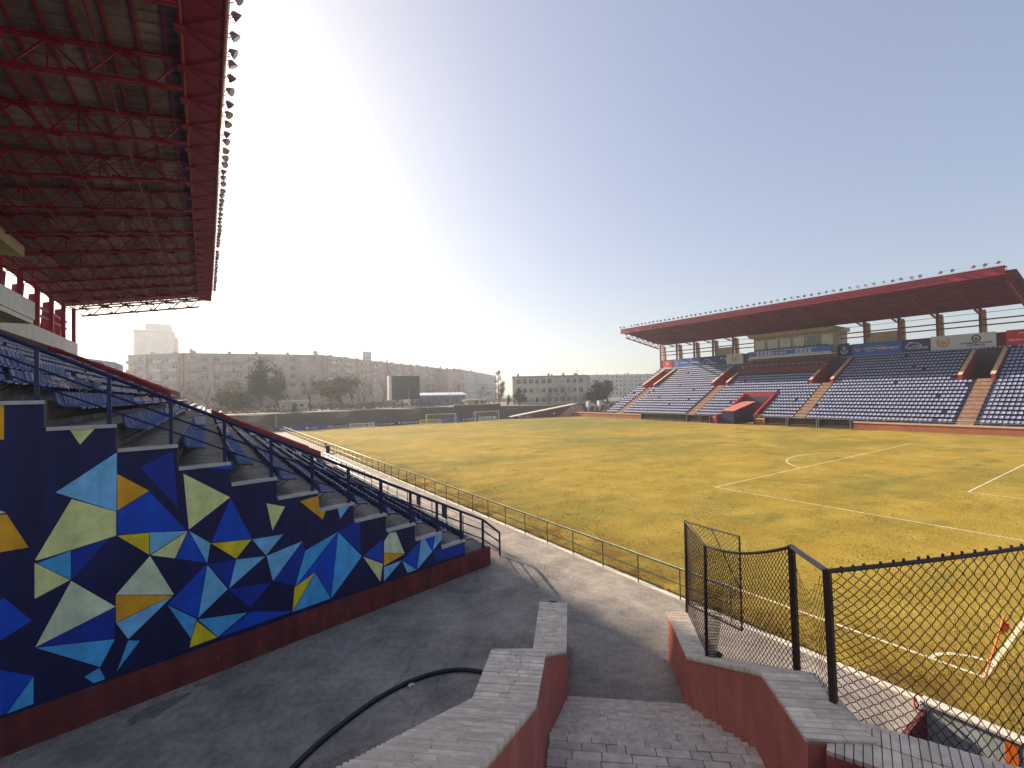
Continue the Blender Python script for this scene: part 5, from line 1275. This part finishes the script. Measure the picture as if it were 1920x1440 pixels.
# ================================================================== CARS
def car(x, y, z, m, label):
    c = empty('parked_car', (x, y, z), label, 'car')
    pr = [(-2.1, .35), (-2.15, .75), (-1.5, .95), (-.9, 1.42), (.75, 1.45), (1.35, .98), (2.05, .85), (2.1, .38)]
    mb = MB(); mb.extr([(a, -.8, b_) for a, b_ in pr], (0, 1.6, 0)); obj('body', mb, m, c)
    mb = MB(); mb.extr([(-1.25, -.815, 1.0), (-.85, -.815, 1.36), (.7, -.815, 1.38), (1.15, -.815, 1.0)], (0, .012, 0)); obj('side_window', mb, M['glass'], c)
    for x_ in (-1.3, 1.3):
        for y_ in (-.82, .62):
            w_ = obj('wheel', MB().tube((x_, y_, .32), (x_, y_+.2, .32), .32, 12), M['ink'], c)
car(-2.4, 128, 3.6, M['aptw'], 'pale parked car left of the beige hut'); car(-18.5, 128, 3.6, M['adwhite'], 'white parked car at the left among the bare trees')

# ================================================================== TREES
def tree_meshes(kind, seed):
    rnd = random.Random(seed); tr = MB(); lf = MB(); tips = []
    H = 1.0
    def branch(p, d, L, r, lev):
        n = 3; q = p
        for i in range(n):
            d2 = (d+Vector((rnd.uniform(-.18, .18), rnd.uniform(-.18, .18), rnd.uniform(-.05, .12)))).normalized()
            e = q+d2*(L/n); tr.tube(q, e, r*(1-i/n*.5), 5 if lev < 2 else 3, r*(1-(i+1)/n*.5)); q = e; d = d2
            if lev >= 1: tips.append(Vector(q))
        if lev < (3 if kind != 'poplar' else 2):
            for k in range(3 if lev else 5):
                a = rnd.uniform(0, 6.28); sp = .55 if kind != 'poplar' else .22
                if kind == 'ever': sp = .7
                dd = (d*.8+Vector((math.cos(a)*sp, math.sin(a)*sp, rnd.uniform(-.1, .35)))).normalized()
                s0 = q if k < 2 else p.lerp(q, rnd.uniform(.45, .95)); branch(s0, dd, L*rnd.uniform(.52, .72), r*.52, lev+1)
    trunkL = {'ever': .30, 'olive': .26, 'bare': .32, 'poplar': .34, 'bush': .16}[kind]
    branch(Vector((0, 0, 0)), Vector((0, 0, 1)), trunkL, .022 if kind != 'bush' else .014, 0)
    if kind in ('ever', 'poplar'):
        tr.tube((0, 0, .2), (0, 0, .95), .016, 5, .004)
        for i in range(60):
            z = rnd.uniform(.18, .98); a = rnd.uniform(0, 6.28)
            rr = ((1-z)*.30+.05 if kind == 'ever' else .09*(math.sin((z)*3.0)+.25))*rnd.uniform(.5, 1)
            tips.append(Vector((math.cos(a)*rr, math.sin(a)*rr, z))); tr.tube((0, 0, z-.05), tips[-1], .004, 3, .001)
    per = {'ever': 40, 'olive': 30, 'bare': 10, 'poplar': 26, 'bush': 34}[kind]
    sz = {'ever': .017, 'olive': .016, 'bare': .010, 'poplar': .012, 'bush': .02}[kind]
    sp = {'ever': .042, 'olive': .042, 'bare': .05, 'poplar': .026, 'bush': .06}[kind]
    rnd.shuffle(tips); tips = tips[:190 if kind != 'bare' else 260]
    for t in tips:
        cl = rnd.uniform(.5, 1.3)
        for k in range(int(per*cl)):
            p = t+Vector((rnd.gauss(0, sp*cl), rnd.gauss(0, sp*cl), rnd.gauss(0, sp*.7*cl)))
            if kind == 'bare':
                e = p+Vector((rnd.uniform(-1, 1), rnd.uniform(-1, 1), rnd.uniform(-.3, 1))).normalized()*rnd.uniform(.03, .08); w_ = Vector((rnd.uniform(-1, 1), rnd.uniform(-1, 1), 0))*.0022; lf.face([p, e, e+w_, p+w_])
            else:
                a, b_ = Vector((rnd.uniform(-1, 1), rnd.uniform(-1, 1), rnd.uniform(-1, 1))).normalized()*sz, Vector((rnd.uniform(-1, 1), rnd.uniform(-1, 1), rnd.uniform(-1, 1))).normalized()*sz
                lf.face([p-a, p+b_, p+a, p-b_*.8])
    zmax = max(v[2] for v in lf.v)
    k = 1/zmax
    tr.v = [(x*k, y*k, z*k) for x, y, z in tr.v]; lf.v = [(x*k, y*k, z*k) for x, y, z in lf.v]
    lm = {'ever': 'leafdk', 'olive': 'leafol', 'bare': 'leafbr', 'poplar': 'leaftan', 'bush': 'leafdk'}[kind]
    return tr.mesh('trunk', M['trunk']), lf.mesh('crown', M[lm])
TM = {}
for k_ in ('ever', 'olive', 'bare', 'poplar', 'bush'):
    for v_ in range(2 if k_ in ('bare', 'ever') else 1): TM[(k_, v_)] = tree_meshes(k_, 11+len(TM)*7)
def tree(x, y, z0, h_, wdt, kind, v_, label, group=None, rz=0):
    t = empty('tree', (x, y, z0), label, 'tree', group, rz=rz); a, b_ = TM[(kind, v_)]
    t.scale = (h_*wdt, h_*wdt, h_)
    for nm, me in (('trunk', a), ('crown', b_)):
        o = bpy.data.objects.new(nm, me); COL.objects.link(o); o.parent = t
BG = 'bare brown trees in front of the apartments'
tree(-3.4, 135, 3.5, 14.2, 1.0, 'ever', 0, 'big dark green conifer in front of the pink apartments')
tree(1.8, 146, 3.5, 14.0, .8, 'ever', 1, 'second dark green conifer just right of and behind the big one')
tree(15.4, 127, 3.5, 9.4, 1.5, 'olive', 0, 'broad olive-green tree between the beige hut and the scoreboard')
tree(11.0, 147, 3.5, 12.0, 1.1, 'bare', 0, 'bare brown tree between the conifers and the olive tree')
tree(22.0, 143, 3.5, 12.2, 1.2, 'bare', 1, 'bare brown tree left of the scoreboard, behind the olive tree', rz=1)
tree(27.0, 148, 3.5, 10, 1.1, 'bare', 0, 'bare tree directly left of the scoreboard side panel', rz=2)
tree(-10, 130, 3.5, 6.4, 1.5, 'bush', 0, 'dark bushy shrub left of the big conifer')
tree(-15, 150, 3.5, 9.5, 1.2, 'bare', 1, 'bare tree in front of the leftmost part of the pink blocks', rz=.5)
tree(-22, 152, 3.5, 10.0, 1.2, 'bare', 0, 'bare tree at the far left under the white tower', rz=2.6)
tree(-8, 158, 3.5, 9.0, 1.3, 'olive', 0, 'faded olive tree between bare trees left of the conifers', rz=2)
tree(51, 152, 3.2, 9.5, 1.2, 'bare', 1, 'bare tree right of the scoreboard behind the white-roofed shed', rz=1.4)
tree(60, 146, 2.6, 10.5, 1.15, 'bare', 0, 'bare tree left of the tan poplar', rz=.8)
tree(66.2, 141, 2.6, 9.4, 1.2, 'bare', 1, 'leafless tree just beside the tan poplar', rz=2.2)
tree(70.8, 135, 2.6, 12.8, 1.0, 'poplar', 0, 'narrow tan autumn poplar at the left edge of the school')
tree(69.5, 120, 2.6, 6.6, 1.1, 'ever', 1, 'small dark conifer in front of the school', rz=1)
tree(64.7, 119, 2.6, 4.2, .7, 'ever', 0, 'tiny dark cypress beside the small conifer')
tree(86, 117, 2.4, 8.6, 1.2, 'bare', 0, 'bare spreading tree in front of the middle of the school', rz=.3)
tree(109, 128, 2.4, 11.0, 1.1, 'bare', 1, 'bare tree at the right end of the school', rz=1.9)
tree(104, 119, 2.4, 6.0, 1.6, 'bush', 0, 'dark bush beside the end of the right stand', rz=.9)
tree(112, 122, 2.4, 9.4, 1.2, 'olive', 0, 'olive tree behind the top corner of the right stand', rz=.9)
tree(92, 133, 2.4, 8.2, 1.2, 'bare', 1, 'bare tree close to the right half of the school front', rz=2.9)
tree(36, 156, 3.4, 12.0, 1.1, 'bare', 0, 'bare tree rising directly behind the scoreboard', rz=2.4)
tree(-30, 158, 3.4, 8.0, 1.3, 'olive', 0, 'dusty olive tree at the left foot of the apartments', rz=.4)
# scrub at the foot of the buildings: uncountable, one mass
sc_ = MB(); rnd = random.Random(5)
for i in range(7000):
    x = rnd.uniform(-45, 60); y = rnd.uniform(116, 165); hh = rnd.uniform(.3, 1.9)*rnd.random()
    p = Vector((x, y, 3.6+hh)); a = Vector((rnd.uniform(-1, 1), rnd.uniform(-1, 1), rnd.uniform(-1, 1)))*.3; b_ = Vector((rnd.uniform(-1, 1), rnd.uniform(-1, 1), rnd.uniform(-1, 1)))*.3
    sc_.face([p-a, p+b_, p+a, p-b_])
obj('scrub', sc_, M['leafbr'], None, 'brown dry scrub on the ground beyond the far bank', 'scrub', kind='stuff')
gr = MB(); rnd = random.Random(9)
for i in range(9000):
    x = rnd.uniform(-55, 52); y = rnd.uniform(104.2, 111.8); z = -.05+ (y-104)*.47*(y < 111) + (3.3 if y >= 111 else 0)
    p = Vector((x, y, z)); a = rnd.uniform(0, 6.28); hgt = rnd.uniform(.12, .5); w_ = Vector((math.cos(a), math.sin(a), 0))*rnd.uniform(.02, .09)
    gr.face([p-w_, p+w_, p+Vector((rnd.uniform(-.15, .15), rnd.uniform(-.15, .15), hgt))])
obj('bank_weeds', gr, M['bank'], None, 'dark dry weeds covering the far bank', 'weeds', kind='stuff')

# ================================================================== HAZE
hz = bx(-880, 880, -880, 880, -3.4, 53.0)
hm = bpy.data.materials.new('haze_air'); hm.use_nodes = True
ht = hm.node_tree; ht.nodes.clear()
pv = ht.nodes.new('ShaderNodeVolumePrincipled'); mo = ht.nodes.new('ShaderNodeOutputMaterial')
pv.inputs['Color'].default_value = (.88, .90, .96, 1); pv.inputs['Density'].default_value = .0006; pv.inputs['Anisotropy'].default_value = .55
ht.links.new(pv.outputs[0], mo.inputs['Volume'])
obj('haze', hz, hm, None, 'thin pale haze filling the air over the stadium', 'haze', kind='stuff')
